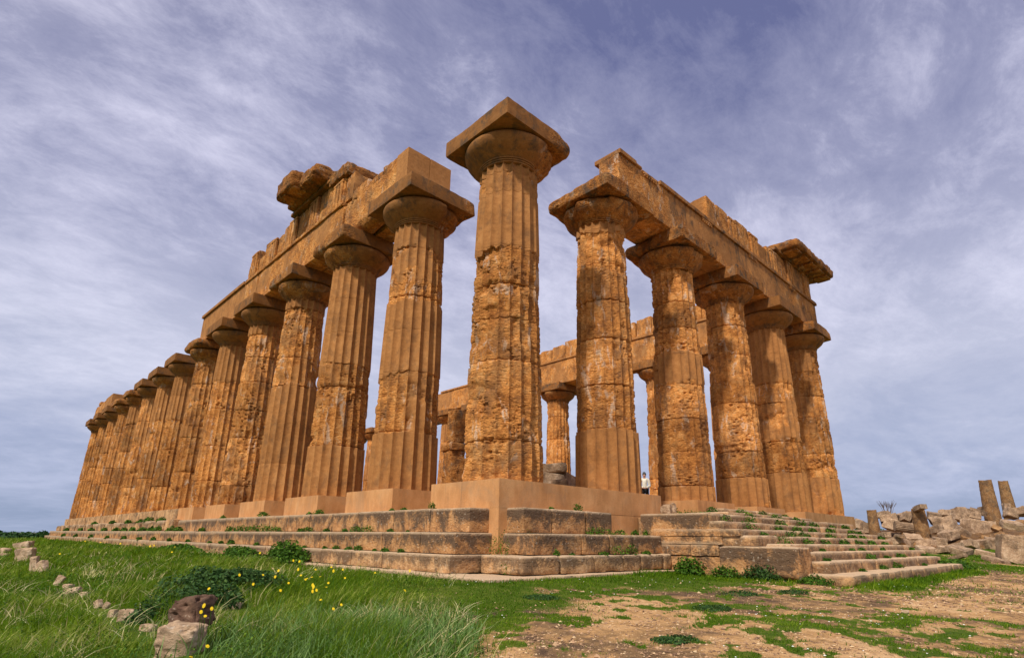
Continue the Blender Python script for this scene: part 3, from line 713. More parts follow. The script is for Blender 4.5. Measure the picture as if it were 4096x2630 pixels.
def triglyph(x0, x1, y, z0, z1, seed, parent, along='x', worn=.4):
    w = (x1-x0)/3; pr_ = []
    for k_ in range(3):
        a0 = x0+k_*w+.035; a1 = x0+(k_+1)*w-.035
        if along == 'x': pr_.append(wbox((a0, y-.07, z0), (a1, y+.05, z1-.12), .08, .02, .03+.04*worn, .012, seed+k_))
        else: pr_.append(wbox((y-.07, a0, z0), (y+.05, a1, z1-.12), .08, .02, .03+.04*worn, .012, seed+k_))
    if along == 'x': pr_.append(wbox((x0, y-.075, z1-.115), (x1, y+.05, z1), .08, .01, .05, .01, seed+5))
    else: pr_.append(wbox((y-.075, x0, z1-.115), (y+.05, x1, z1), .08, .01, .05, .01, seed+5))
    ent('triglyph', pr_, parent=parent, wear=.7, tint=.5, crust=.5)
for i, (x0, x1, zt) in enumerate([(13.3, 14.2, 13.40), (15.65, 16.55, 13.5), (18.0, 18.9, 13.55), (20.2, 21.1, 13.68), (22.65, 23.6, 13.75)]):
    triglyph(x0, x1, -.86, 12.31, zt, 440+10*i, frieze)
cor = [wbox((18.6, -1.0, 13.72), (24.2, .8, 13.92), .12, .02, .08, .02, 480),
       wbox((19.3, -1.95, 13.88), (25.05, .5, 14.38), .12, .03, .22, .05, 481, bites=[(19.2, -1.9, 14.1, 1.2, .25), (25, -1.9, 14, .7, .14), (22, -2, 14.3, .5, .1)], strat=.08),
       wbox((19.9, -1.75, 14.36), (22.4, .4, 14.68), .12, .04, .25, .06, 482, bites=[(22, -1.6, 14.6, .9, .15)], strat=.08), wbox((22.9, -1.80, 14.36), (24.7, .4, 14.56), .12, .04, .2, .05, 483, strat=.08)]
cornice = ent('cornice', cor, wear=1.0, tint=.04, crust=1.1)
for k_ in range(5):
    x0 = 19.6+k_*1.13
    ent('mutule', [wbox((x0, -1.75, 13.80), (x0+.8, -1.0, 13.91), .1, .02, .05, .01, 490+k_)], parent=cornice, wear=1, tint=.3, crust=.9)

# --- entablature of the left flank
ar = [wbox((-.9, 4.45, 10.452), (.06, 5.2, 12.30), .07, .006, .01, .002, 500), wbox((.075, 4.45, 10.452), (1.04, 5.2, 12.295), .07, .006, .01, .002, 501)]
arb = ent('architrave_block', ar, wear=0.0, tint=.6, crust=.12); arb['label'] = 'clean sharp-edged new block at the end of the flank architrave'
ar = []
for i, (y0, y1) in enumerate([(5.22, 9.3), (9.31, 14.0), (14.01, 18.8), (18.81, 23.4), (23.41, 28.25)]):
    bt = {0: [(-.9, 8.6, 12.3, 1.1, .22), (-.9, 5.8, 12.3, .7, .12), (-.9, 5.6, 10.45, 2.2, .62), (-.9, 7.3, 10.45, 1.9, .55), (-.9, 6.6, 12.3, .8, .14)], 1: [(-.9, 9.4, 12.1, .7, .15), (-.9, 11.4, 10.45, 1.2, .12)], 2: [(-.9, 14.2, 10.45, 1, .2), (-.9, 16, 10.45, .7, .1)]}.get(i, [])
    rawb = i < 3
    ar.append(wbox((-.88 if i else -.80, y0, 10.452), (.0, y1, 12.12 if i else 12.22), lod(0, (y0+y1)/2), .008, .05 if rawb else .015, .02 if rawb else .004, 510+i, bites=bt, strat=.07 if i == 0 else (.03 if rawb else 0), pits=.06 if i == 0 else 0))
    ar.append(wbox((.02, y0, 10.452), (.85, y1, 12.12), .25, .008, .04, .01, 520+i))
archl = ent('architrave', ar, wear=lambda V: np.where(V[:, 1] > 20.6, 0, np.maximum(sstep(10, 9, V[:, 1]), blobwear(15, .40, .44)(V))), tint=lambda V: .45+.3*(fbm(V, .5, 2, 4)-.5), crust=.4)
ent('taenia', [wbox((-.97, 9.4, 12.10), (.2, 20.7, 12.28), .12, .02, .09, .02, 530), wbox((-.985, 20.75, 12.125), (.2, 28.3, 12.31), .14, .006, .01, .002, 531)], parent=archl, wear=lambda V: (V[:, 1] < 20.7)*1.0, tint=.42, crust=.5)
fr = []
prof = [(5.3, 6.4, 12.45), (6.4, 7.4, 12.32), (7.5, 8.8, 12.6), (8.8, 9.5, 13.55), (9.5, 10.6, 13.75), (10.62, 12.0, 13.8), (12.0, 13.3, 13.82), (13.3, 14.7, 13.85), (14.7, 15.9, 13.70), (15.95, 17.2, 13.55), (17.2, 18.4, 13.72), (18.45, 19.3, 13.25), (19.35, 20.6, 13.82), (20.6, 20.95, 13.4)]
for i, (y0, y1, zt) in enumerate(prof):
    if i < 3: fr.append(wbox((-.80, y0, 12.0), (.5, y1, zt), .08, .03, .16, .05, 540+i, strat=.08)); continue
    fr.append(wbox((-.85+(.06 if i % 2 else 0), y0+.01, 12.29), (.7, y1-.01, zt), .10, .02, .13, .04, 540+i, bites=[(-.85, y1, zt, .5, .12)] if i % 3 == 0 else [(-.85, y0, zt, .6, .10)], strat=.05))
friezel = ent('frieze', fr, wear=lambda V: sstep(.42, .52, fbm(V, .7, 3, 19)+.14), tint=lambda V: .36+.6*(fbm(V, .8, 2, 7)-.5), crust=.7)
for i, (y0, y1, zt) in enumerate([(9.6, 10.5, 13.5), (12.0, 12.9, 13.75), (14.3, 15.2, 13.7), (16.7, 17.6, 13.5), (19.4, 20.3, 13.7)]):
    triglyph(y0, y1, -.85, 12.31, zt, 580+10*i, friezel, 'y', .9)
cor = [wbox((-1.05, 10.6, 13.82), (.7, 14.9, 14.0), .09, .02, .08, .02, 600), wbox((-1.35, 11.6, 13.98), (.4, 14.6, 14.22), .09, .03, .10, .03, 604),
       wbox((-2.10, 12.4, 14.02), (.3, 14.30, 14.86), .07, .03, .22, .05, 601, bites=[(-2.1, 12.3, 14.2, .8, .2), (-2.1, 14.3, 14.2, .6, .14)], strat=.10),
       wbox((-1.75, 10.9, 13.96), (.3, 12.38, 14.72), .07, .06, .28, .07, 602, bites=[(-1.8, 11.0, 14.4, 1.0, .28)], strat=.08),
       wbox((-1.02, 9.1, 13.60), (.5, 10.88, 14.20), .08, .05, .25, .07, 603, bites=[(-1, 8.9, 14.2, .9, .25)], strat=.08)]
cornl = ent('cornice', cor, wear=1.0, tint=.03, crust=1.0)
for k_ in range(2):
    ent('mutule', [wbox((-1.95, 12.5+k_*.95, 14.0), (-1.1, 13.25+k_*.95, 14.16), .08, .02, .06, .015, 610+k_)], parent=cornl, wear=1, tint=.3, crust=.9)
# far end of the left flank
ent('architrave', [wbox((-.9, 56.9, 10.452), (.85, 60.5, 12.05), .3, .008, .02, .004, 620), wbox((-.88, 60.55, 10.452), (.85, 66.6, 11.95), .25, .02, .15, .04, 621, bites=[(-.9, 66.6, 12, 1.2, .2)]), wbox((-.93, 63.5, 11.9), (.7, 64.6, 12.3), .25, .04, .2, .05, 622)],
    wear=lambda V: (V[:, 1] > 60.52)*1.0, tint=.45, crust=.5)
# --- entablature of the far flank
XF = 5*SX
archf = ent('architrave', [wbox((XF-.9, y0+.01, 10.452), (XF+.9, y1, 12.33), .22, .008, .05, .01, 640+i, bites=[(XF-.9, 20.5, 10.5, 1.2, .3)]) for i, (y0, y1) in enumerate([(-.88, 4.7), (4.7, 9.4), (9.4, 14.1), (14.1, 18.8), (18.8, 23.5), (23.5, 28.2), (28.2, 34.0)])],
    wear=lambda V: blobwear(25, .46, .52)(V), tint=.6, crust=.4)
ent('taenia', [wbox((XF-.985, -.8, 12.335), (XF+.5, 33.5, 12.50), .25, .006, .04, .005, 650)], parent=archf, wear=.2, tint=.5, crust=.6)
fr = []; rf = random.Random(4); y = .9
while y < 26:
    L = rf.uniform(.9, 1.5); fr.append(wbox((XF-.86+rf.uniform(0, .1), y, 12.5), (XF+.6, y+L-.02, 13.75+rf.uniform(-.25, .15)), .2, .03, .2, .04, int(660+y*3), strat=.05)); y += L
ent('frieze', fr, wear=.9, tint=.55, crust=.5)
# inner pillar remains (between corner column and its left neighbour)
pp = at(1814, 1900, 24.0)
V, Fq = wbox((-.42, -.42, 0), (.42, .42, 3.1), .07, .03, .10, .03, 700, strat=.08, pits=.05)
V[:, 2] = V[:, 2]-.0
def inner(name, lo, hi, seed, parent=None, **k):
    V, Fq = wbox(lo, hi, .07, .03, .12, .03, seed, strat=.08, pits=.05, M=rotm(0, 0, -8), loc=(pp[0], pp[1], 0))
    if parent: return mk(name, V-np.array([0, 0, -2.1]), Fq, MT, parent, {'wear': np.full(len(V), 1.0), 'tint': np.full(len(V), .28), 'crust': np.full(len(V), .9)})
    return tp(name, (V, Fq), MT, attrs={'tint': .3, 'crust': .7})
zl = at(1814, 1806, 24.0)[2]; zm = at(1814, 1774, 24.0)[2]; zt_ = at(1814, 1640, 24.0)[2]
ip = inner('anta_pillar', (-.36, -.40, -.05), (.34, .40, zl+.02), 701)
inner('ledge', (-.44, -.50, zl), (.42, .50, zm+.01), 702, ip); inner('fluted_block', (-.26, -.36, zm), (.34, .36, zt_), 703, ip)

# fallen blocks lying inside the temple
def stone(name, u, v, d, size, rot, seed, label, cat='stone', mat=MR, r0=.05, r1=.15, amp=.04, z=None, res=None, group=None, strat=.03, tint=.5, pits=0):
    p = at(u, v, d)
    zz_ = p[2] if z is None else z
    if z == 'g': zz_ = float(gz(np.array([p[0]]), np.array([p[1]]))[0])+size[2]*.28
    V, Fq = wbox((-size[0]/2, -size[1]/2, -size[2]/2), (size[0]/2, size[1]/2, size[2]/2), res or max(.02, d*.0045), r0, r1, amp, seed, strat=strat, M=rotm(*rot), nf=2.0/max(.5, max(size)), pits=pits)
    o = mk(name, V, Fq, mat, None, {'tint': np.full(len(V), tint)})
    o.location = (p[0], p[1], zz_)
    return tag(o, label, cat, group)
stone('fallen_slab', 2212, 1874, 21, (1.0, .9, .36), (0, -4, -45), 801, 'dark flat slab lying on rubble behind the corner column', 'stone slab', tint=.2)
stone('fallen_block', 2185, 1925, 20.5, (1.1, .8, .6), (0, 8, -20), 802, 'stone block under the dark slab between the two nearest front columns', 'stone block', mat=MRP)
stone('fallen_block', 2250, 1920, 21.5, (1.0, .9, .5), (5, 12, 10), 803, 'broken pale block right of the dark slab inside the temple', 'stone block')
stone('fallen_block', 2245, 1945, 20.0, (.9, .6, .45), (0, 0, 30), 804, 'small rubble block just behind the edge of the tan pedestal', 'stone block')
stone('loose_block', 2665, 2036, 17.3, (.34, .34, .30), (0, 0, 20), 805, 'small grey block in the gap right of the corner pedestal', 'stone block', tint=.4)
stone('loose_block', 2690, 2030, 17.9, (.22, .22, .30), (0, 0, 5), 806, 'small upright stone beside the second front pedestal', 'stone block', tint=.5)
o = stone('loose_block', 712, 2085, 36.2, (.9, 1.35, .62), (0, 4, 3), 807, 'detached squarish block sitting on the left steps beside the end of the pedestals', 'stone block', mat=MSL, z=-.93)

# ------------------------------------------------------------------ loose stones in the meadow (an old wall line)
def ghit(u, v):
    z = -2.2
    for _ in range(12):
        r = ray(u, v); t = (z-CAM[2])/r[2] if r[2] < -1e-4 else 80; p = CAM+r*t; z = gz1(p[0], p[1])
    return min(60.0, math.hypot(p[0]-CAM[0], p[1]-CAM[1]))
STONE_XY = []
def c0(x, y): return x*.5419, 1950+y*.5419
FS = [ # photo box in crop pixels x0,x1,y0,y1, distance (None = ground hit of the lower edge), depth factor, tilt
      (1255, 1605, 790, 1040, 6.35, .9, -8, 'dark pitted boulder balanced on the squared block in the foreground', .1, .08),
      (1150, 1500, 1010, 1400, 6.10, .9, 3, 'tall pale foreground block carrying the dark boulder', .45, 0),
      (878, 1012, 897, 985, None, .9, 0, 'rounded grey stone in the grass left of the balanced boulder', .6, 0),
      (800, 865, 900, 955, None, .9, 0, 'small white squarish stone next to the rounded grey one', 1.0, 0),
      (765, 812, 848, 890, None, 1, 20, 'little pinkish stone behind the small white stone', .8, 0),
      (695, 755, 828, 885, None, .8, -25, 'little slanted stone sunk in grass, left of the pinkish stone', .7, 0),
      (590, 662, 768, 795, None, 1, 0, 'flat white stone, nearest of the thin slabs in the meadow', 1.0, 0),
      (478, 598, 738, 778, None, 1, -8, 'widest flat white slab lying in the meadow', 1.0, 0),
      (468, 542, 710, 738, None, 1, 0, 'thin white slab just behind the widest slab', 1.0, 0),
      (405, 468, 650, 722, None, .7, 25, 'pale tilted stone where the slab row bends', .9, 0),
      (264, 356, 543, 625, None, .7, -25, 'leaning orange pointed stone on the left, right one of the pair', .8, 0),
      (222, 292, 508, 615, None, .8, -12, 'narrow stone wedged behind the leaning pointed stone', .5, 0),
      (118, 262, 450, 545, None, .8, -8, 'large pale boulder standing in the meadow at far left', .9, 0),
      (215, 318, 476, 506, None, .8, 0, 'flat stone touching the right side of the large pale boulder', .6, 0),
      (103, 247, 401, 460, None, .7, -12, 'long low rock farthest away along the meadow stones', .6, 0),
      (-10, 78, 446, 500, None, .8, 6, 'pinkish rock cut by the left edge of the picture', .7, 0),
      (-10, 72, 484, 524, None, .8, 0, 'low stone below the rock at the left picture edge', .6, 0),
      (1712, 1778, 848, 890, None, .9, 0, 'small orange-spotted stone in the grass right of the balanced boulder', .8, 0),
      (1035, 1155, 1010, 1060, None, .8, 5, 'thin stone slab just left of the pale foreground block', .8, 0)]
for i, (x0, x1, y0, y1, d, dp, tl, lb, ti, pt) in enumerate(FS):
    u0, v0 = c0(x0, y0); u1, v1 = c0(x1, y1); um = (u0+u1)/2
    if d is None: d = ghit(um, v1)
    r = ray(um, v1); hyp = math.hypot(r[0], r[1]); kv = F*hyp/d; kh = kv*hyp/1.0
    w_ = (u1-u0)/(F*hyp*hyp/d)*1.05; h_ = (v1-v0)/kv
    sz = (w_, w_*dp, h_*(1.08 if i > 1 else 1.0)); m_ = min(sz)
    o = stone('boulder' if w_ > .3 else 'stone', um, (v0+v1)/2, d+w_*dp*.3, sz, (0, tl, -44+8*((i*7) % 5-2)), 820+i, lb, 'stone', MRP if i else MDB, r0=(.10 if i else .26)*m_, r1=.40*m_, amp=.10*m_, tint=ti, strat=.06*m_, res=max(.010, d*.0022), pits=pt*.5)
    STONE_XY.append((o.location.x, o.location.y, w_))
p_ = at(3620, 2440, 9.0)
stone('stone', 3620, 2445, ghit(3620, 2452), (.13, .10, .06), (0, 0, 0), 839, 'lone fist-sized stone on the bare gravel at the right', 'stone', MRP, r0=.01, r1=.03, amp=.006, tint=.9, res=.012)

# ------------------------------------------------------------------ ruin of the neighbouring temple (right background)
def c3(x, y): return 3300+x*.3318, 1850+y*.3318
def ppm(d, u=3800):     # vertical photo pixels per metre at horizontal distance d
    r = ray(u, 2150); return F*math.hypot(r[0], r[1])/d
def ruincol(name, x, ytop, ybot, wtop, wbot, d, lean, seed, label, group=None, rough=.05, top=None):
    u, vt = c3(x, ytop); _, vb = c3(x, ybot); k = ppm(d, u); p = at(u, vb, d)
    h = (vb-vt)/k; kr = k*1.25
    n = 40; nz = 40; th = np.arange(n)/n*2*pi; zs = np.linspace(0, h, nz)
    Z, T = np.meshgrid(zs, th, indexing='ij'); t = Z/h
    R = (wbot*(1-t)+wtop*t)*.3318/kr/2
    P = np.stack([np.cos(T)+seed, np.sin(T), Z], -1).reshape(-1, 3)
    R = R*(1+.06*(fbm(P, 1.4, 3, seed).reshape(Z.shape)-.5))-rough*2*np.clip(fbm(P, (3, 3, 5), 3, seed+2).reshape(Z.shape)-.45, 0, 1)
    lx = lean*t*h
    e1 = np.array([rgt[0], rgt[1]]); X = R*np.cos(T)+e1[0]*lx; Y = R*np.sin(T)+e1[1]*lx
    Zt = Z+np.where(t > .97, .25*(fbm(P, 2.2, 2, seed+4).reshape(Z.shape)-.5), 0)
    V = np.stack([X, Y, Zt], -1).reshape(-1, 3)
    idx = np.arange(Z.size).reshape(Z.shape); nx = np.roll(idx, -1, axis=1)
    q = np.stack([idx[:-1], nx[:-1], nx[1:], idx[1:]], -1).reshape(-1, 4)
    V = np.concatenate([V, [[e1[0]*lean*h, e1[1]*lean*h, h]]]); tri = np.stack([idx[-1], np.roll(idx[-1], -1), np.full(n, len(V)-1)], 1)
    o = mk(name, V, [q, tri], MRC, None, {'tint': np.full(len(V), .4)})
    o.location = tuple(p)
    return tag(o, label, 'column', group)
ruincol('broken_column', 2075, 220, 900, 165, 240, 78, .005, 901, 'leaning broken column, left and nearer one of the tall pair on the rubble')
ruincol('broken_column', 2250, 225, 680, 125, 185, 88, .0, 902, 'leaning broken column, right and farther one of the tall pair on the rubble')
ruincol('column_stump', 612, 580, 900, 130, 160, 66, .0, 903, 'square-topped upright stump at the left end of the rubble heap', rough=.03)
ruincol('column_stump', 1190, 565, 900, 175, 215, 66, -.03, 904, 'thick upright stump with a stone on its top in the middle of the rubble')
RB = [ # crop x,y centre, width, height (crop px), distance, tilt, label
 (1145, 540, 110, 60, 66.2, 0, 'small rounded stone sitting on top of the thick stump'),
 (710, 620, 150, 70, 72, 5, 'low block behind the left stump'),
 (770, 680, 260, 100, 68, -12, 'long pale beam sloping up to the right from the left stump'),
 (960, 640, 230, 90, 70, -18, 'wedge-shaped block ending at the thick stump'),
 (970, 660, 130, 130, 68.5, 35, 'tilted cube block left of the thick stump'),
 (810, 745, 140, 150, 67, 20, 'dark upright slab under the long pale beam'),
 (945, 775, 250, 130, 65, 10, 'fallen fluted column drum lying left of the thick stump'),
 (1045, 690, 110, 120, 69, 0, 'shadowed block between the cube block and the thick stump'),
 (1320, 645, 190, 100, 70, 14, 'block sloping down right of the thick stump'),
 (1330, 700, 140, 90, 68, -10, 'ridged fragment against the right side of the thick stump'),
 (1345, 800, 90, 90, 66, 0, 'small block in the hollow right of the thick stump'),
 (1470, 610, 150, 80, 74, 18, 'grey slab tipped on the skyline, first right of the thick stump'),
 (1610, 600, 180, 110, 75, 4, 'large squared block on the skyline in the middle of the heap'),
 (1720, 575, 110, 60, 78, 10, 'small block on the skyline right of the squared one'),
 (1860, 595, 160, 70, 78, 15, 'long slab tipped on the skyline near the tall pair'),
 (1905, 555, 80, 60, 82, 0, 'square fragment on the skyline touching the taller column'),
 (1620, 665, 220, 90, 72, 20, 'long broken beam below the skyline block'),
 (1490, 760, 240, 220, 68, 25, 'huge pale boulder in the middle of the heap'),
 (1780, 640, 180, 90, 76, 12, 'flat block below the skyline slabs left of the tall pair'),
 (1850, 780, 420, 180, 69, 6, 'very large rounded pale rock left of the leaning pair'),
 (1760, 720, 180, 80, 72, -8, 'pale slab resting on the very large rounded rock'),
 (1500, 870, 220, 110, 64, -12, 'rough lichened block at the foot of the huge boulder'),
 (1650, 830, 160, 140, 65, -40, 'steeply tilted fluted piece between two boulders'),
 (880, 910, 300, 110, 60, 18, 'long smooth boulder at the foot of the heap beside the stair end'),
 (1060, 905, 240, 150, 62, 8, 'broad block in front of the thick stump'),
 (1230, 930, 140, 110, 60, 15, 'greyish pointed block right of the broad block'),
 (1370, 910, 170, 130, 62, 12, 'rounded rock at the foot of the heap centre'),
 (1540, 955, 200, 70, 58, 5, 'flat low stone at the foot of the heap'),
 (1740, 935, 190, 110, 60, 25, 'dark pitted stone at the foot of the heap'),
 (1880, 930, 110, 120, 61, -20, 'narrow tilted block right of the pitted stone'),
 (2010, 905, 200, 140, 62, 10, 'bulky rock below the leaning pair'),
 (900, 880, 90, 40, 59, 10, 'small orange brick-like fragment'),
 (1220, 1010, 260, 60, 52, 6, 'flat pale slab in the grass before the heap'),
 (1400, 1055, 170, 60, 50, 4, 'second flat slab in the grass before the heap'),
 (1625, 1035, 270, 90, 50, -12, 'reddish wedge-shaped slab lying on the grass'),
 (1500, 1020, 160, 50, 53, 0, 'low block behind the reddish wedge slab'),
 (2000, 1070, 150, 60, 47, -6, 'low stone in the grass left of the biggest right-hand boulder'),
 (2040, 1145, 190, 35, 40, 0, 'thin flat stone in the grass at right'),
 (1580, 1150, 110, 45, 42, 0, 'small stone at the right foot of the stair'),
 (2230, 950, 360, 350, 41, 12, 'biggest right-hand boulder, with a rounded back'),
 (2385, 960, 230, 350, 42, -8, 'great boulder cut by the right edge of the picture'),
 (2250, 750, 280, 90, 60, 12, 'long sloping slab right of the leaning pair'),
 (2240, 610, 170, 130, 84, 20, 'round boulder between the leaning pair'),
 (2190, 530, 90, 90, 85, 0, 'small round boulder high between the leaning pair'),
 (2360, 590, 140, 110, 84, 25, 'boulder behind the farther leaning column'),
 (500, 790, 100, 130, 70, 10, 'pale block left of the left stump'),
 (420, 745, 150, 120, 75, 30, 'sloping boulder just past the end of the temple base'),
 (720, 870, 110, 70, 61, 0, 'small stone at the foot of the left stump'),
]
for i, (x, y, w_, h_, d, tl, lb) in enumerate(RB):
    u, v = c3(x, y); k = ppm(d, u); rs = random.Random(i)
    wd = w_*.3318/(k*1.22); ht = h_*.3318/k
    t_ = abs(radians(tl)); sw = max(.3, wd*cos(t_)*.90); sh = max(.25, ht*.98 if abs(tl) < 8 else ht*.90)
    p = at(u, v, d-1.2)
    drum = 'drum' in lb
    V, Fq = wbox((-sw/2, -rs.uniform(.45, .7), -sh/2), (sw/2, rs.uniform(.45, .8), sh/2), .13, .04, .16*min(sw, sh), .10*min(sw, sh), 950+i, strat=.09, nf=1.8, pits=.06)
    if drum:
        na, nl = 60, 14; T, X_ = np.meshgrid(np.arange(na)/na*2*pi, np.linspace(-sw/2, sw/2, nl)); ph = (T*20/(2*pi)) % 1
        R = sh*.52*(1-.09*(1-(2*ph-1)**2)); V = np.stack([X_, R*np.cos(T), R*np.sin(T)], -1).reshape(-1, 3)
        idx = np.arange(T.size).reshape(T.shape); nx = np.roll(idx, -1, axis=1); q = np.stack([idx[:-1], nx[:-1], nx[1:], idx[1:]], -1).reshape(-1, 4)
        V = np.concatenate([V, [[-sw/2, 0, 0], [sw/2, 0, 0]]]); c_ = len(V)-2
        Fq = [q, np.concatenate([np.stack([idx[0], np.full(na, c_), nx[0]], 1), np.stack([idx[-1], nx[-1], np.full(na, c_+1)], 1)])]
    V = V @ (rotm(0, 0, math.degrees(-YAW)+(-18 if drum else rs.uniform(-38, 38))) @ rotm(rs.uniform(-20, 20), tl+rs.uniform(-5, 5), 0)).T
    o = mk('column_drum' if drum else ('boulder' if h_ > 100 else 'rubble_block'), V, Fq, MR, None, {'tint': np.full(len(V), rs.uniform(.22, 1.0)), 'top': np.full(len(V), rs.uniform(-.3, .5))})
    g0 = gz1(p[0], p[1])
    if h_*.3318/k > 0 and y+h_/2 > 960: p[2] = max(min(p[2], g0+sh*.50), g0+sh*.25)
    o.location = tuple(p); tag(o, lb, 'fallen stone')
# filling heap under the blocks, so none of them hangs in the air
def heap():
    us = np.linspace(250, 2700, 46); parts = []
    top = np.interp(us, [250, 420, 700, 1100, 1500, 1700, 2000, 2200, 2350, 2700], [1000, 800, 740, 690, 680, 660, 640, 600, 590, 620])
    rows = []
    for t in np.linspace(0, 1, 9):
        r_ = []
        for x, tp_ in zip(us, top):
            d = 60+t*28; g = at(c3(x, 900)[0], 2150, d); zg = gz1(g[0], g[1])-.15
            if t < .5: s = t/.5
            else: s = 1-(t-.5)/.5
            pt = at(c3(x, tp_)[0], c3(x, tp_)[1], 74); h_ = max(.1, (pt[2]-zg)*.80-.2)
            r_.append([g[0], g[1], zg+h_*s**.8])
        rows.append(r_)
    A = np.array(rows); n, m_ = A.shape[:2]; V = A.reshape(-1, 3)
    V[:, 2] += (fbm(V, .8, 3, 5)-.5)*.8
    idx = np.arange(n*m_).reshape(n, m_); q = np.stack([idx[:-1, :-1], idx[:-1, 1:], idx[1:, 1:], idx[1:, :-1]], -1).reshape(-1, 4)
    parts = [(V, [q])]; tn = [np.full(len(V), -.0)]; r_ = random.Random(6)  # heap surface tinted dark to stand in for shade in the gaps between blocks
    for i in range(70):
        a_ = r_.uniform(0, m_-1); t = r_.uniform(0, .5); j0 = int(a_); P_ = A[int(t*(n-1)), j0]; s_ = r_.uniform(.35, 1.1)
        B, f_ = wbox((-s_/2, -s_*.35, -s_*.3), (s_/2, s_*.35, s_*.3), .16, .03, .2*s_, .10*s_, 7000+i, strat=.05, M=rotm(r_.uniform(-40, 40), r_.uniform(-40, 40), r_.uniform(0, 180)), loc=(P_[0]+r_.uniform(-.6, .6), P_[1]+r_.uniform(-.6, .6), P_[2]+s_*.12))
        parts.append((B, f_)); tn.append(np.full(len(B), r_.uniform(.3, 1)))
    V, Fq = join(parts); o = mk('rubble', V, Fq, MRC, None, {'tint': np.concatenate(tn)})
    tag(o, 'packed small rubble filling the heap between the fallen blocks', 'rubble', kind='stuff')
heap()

# ------------------------------------------------------------------ plants
def blades(xy, h, w, tone, lean=.45, seed=0, seg=3, zoff=None, wind=(.12, -.06)):
    "mesh of grass blades: xy (n,2), h (n,), w (n,)"
    rg = np.random.default_rng(seed); n = len(xy)
    z0 = gz(xy[:, 0], xy[:, 1])-.01 if zoff is None else zoff
    az = rg.uniform(0, 2*pi, n); ln = rg.uniform(.1, 1, n)*lean
    dx = np.cos(az)*ln+wind[0]*lean*.6; dy = np.sin(az)*ln+wind[1]*lean*.6
    fa = rg.uniform(0, 2*pi, n); wx, wy = np.cos(fa), np.sin(fa)
    Vs = []
    for k in range(seg):
        t = k/seg
        cx = xy[:, 0]+dx*h*t**1.8; cy = xy[:, 1]+dy*h*t**1.8; cz = z0+h*t*(1-.25*t*np.hypot(dx, dy))
        ww = w*(1-.55*t)
        Vs.append(np.stack([cx-wx*ww/2, cy-wy*ww/2, cz], 1)); Vs.append(np.stack([cx+wx*ww/2, cy+wy*ww/2, cz], 1))
    Vs.append(np.stack([xy[:, 0]+dx*h, xy[:, 1]+dy*h, z0+h*(1-.25*np.hypot(dx, dy))], 1))
    k_ = 2*seg+1; V = np.stack(Vs, 1).reshape(-1, 3); base = np.arange(n)[:, None]*k_
    q = [base+np.array([2*i, 2*i+1, 2*i+3, 2*i+2]) for i in range(seg-1)]
    tri = base+np.array([2*seg-2, 2*seg-1, 2*seg])
    Fq = ([np.concatenate(q)] if q else [])+[tri]
    return V, Fq, np.repeat(tone, k_)
def clear_stones(xy):
    k = np.ones(len(xy))
    for (sx_, sy_, sw_) in STONE_XY:
        tx, ty = CAM[0]-sx_, CAM[1]-sy_; L_ = math.hypot(tx, ty); ex = (sx_+tx/L_*(.2+sw_), sy_+ty/L_*(.2+sw_))
        k = k*(.25+.75*sstep(sw_*.5, sw_*.5+.2, segdist(xy[:, 0], xy[:, 1], [(sx_, sy_), ex])))
    return k
def sample_field(n, dmin, dmax, seed, mask, power=1.0, half=50):
    rg = np.random.default_rng(seed); out = []; tot = 0
    while tot < n:
        m_ = n*3
        d = dmin*(dmax/dmin)**(rg.uniform(0, 1, m_)**power); th = (pi/2-YAW)+radians(half)*rg.uniform(-1, 1, m_)
        xy = np.stack([CAM[0]+d*np.cos(th), CAM[1]+d*np.sin(th)], 1)
        pm = mask(xy[:, 0], xy[:, 1])*clear_stones(xy); inside = (xy[:, 0] > -2.35) & (xy[:, 1] > -2.4)
        inside |= (xy[:, 0] > 3.9) & (xy[:, 0] < 16.5) & (xy[:, 1] > -6.6)
        inside |= (xy[:, 0] > -2.7) & (xy[:, 1] > -2.7) & (xy[:, 0] < 4) & (xy[:, 1] < 0)
        keep = (rg.uniform(0, 1, m_) < pm) & ~inside
        out.append(xy[keep]); tot += keep.sum()
        if len(out) > 12: break
    return np.concatenate(out)[:n]
rg = np.random.default_rng(5)
def tone_of(xy, seed, lo=.0, spread=.35, sc=.8):
    P = np.stack([xy[:, 0], xy[:, 1], 0*xy[:, 0]], 1)
    return np.clip(lo+1.3*(fbm(P, sc, 3, seed)-.15)*.75+np.random.default_rng(seed).uniform(-spread, spread, len(xy)), 0, 1)
# meadow
def meadow(n, d0, d1, hmin, hmax, wk, seed, seg):
    xy = sample_field(n, d0, d1, seed, lambda x, y: tallmask(x, y), half=48)
    d = np.hypot(xy[:, 0]-CAM[0], xy[:, 1]-CAM[1]); r_ = np.random.default_rng(seed+1)
    P = np.stack([xy[:, 0], xy[:, 1], 0*d], 1); v = fbm(P, .7, 3, 61)
    h = (hmin+(hmax-hmin)*r_.uniform(0, 1, len(xy))**1.5)*(.20+1.45*sstep(.25, .75, v))
    edge = tallmask(xy[:, 0]+.5, xy[:, 1]-.3); h = h*(.45+.55*edge)
    for (sx_, sy_, sw_) in STONE_XY:
        tx, ty = CAM[0]-sx_, CAM[1]-sy_; L_ = math.hypot(tx, ty); ex = (sx_+tx/L_*(.4+sw_*1.5), sy_+ty/L_*(.4+sw_*1.5))
        h = h*(.15+.85*sstep(sw_*.45, sw_*.45+.35, segdist(xy[:, 0], xy[:, 1], [(sx_, sy_), ex])))
    return blades(xy, h, np.maximum(.0045, d*wk)*r_.uniform(.6, 1.3, len(xy)), tone_of(xy, seed, 0, .45), 1.05, seed, seg)
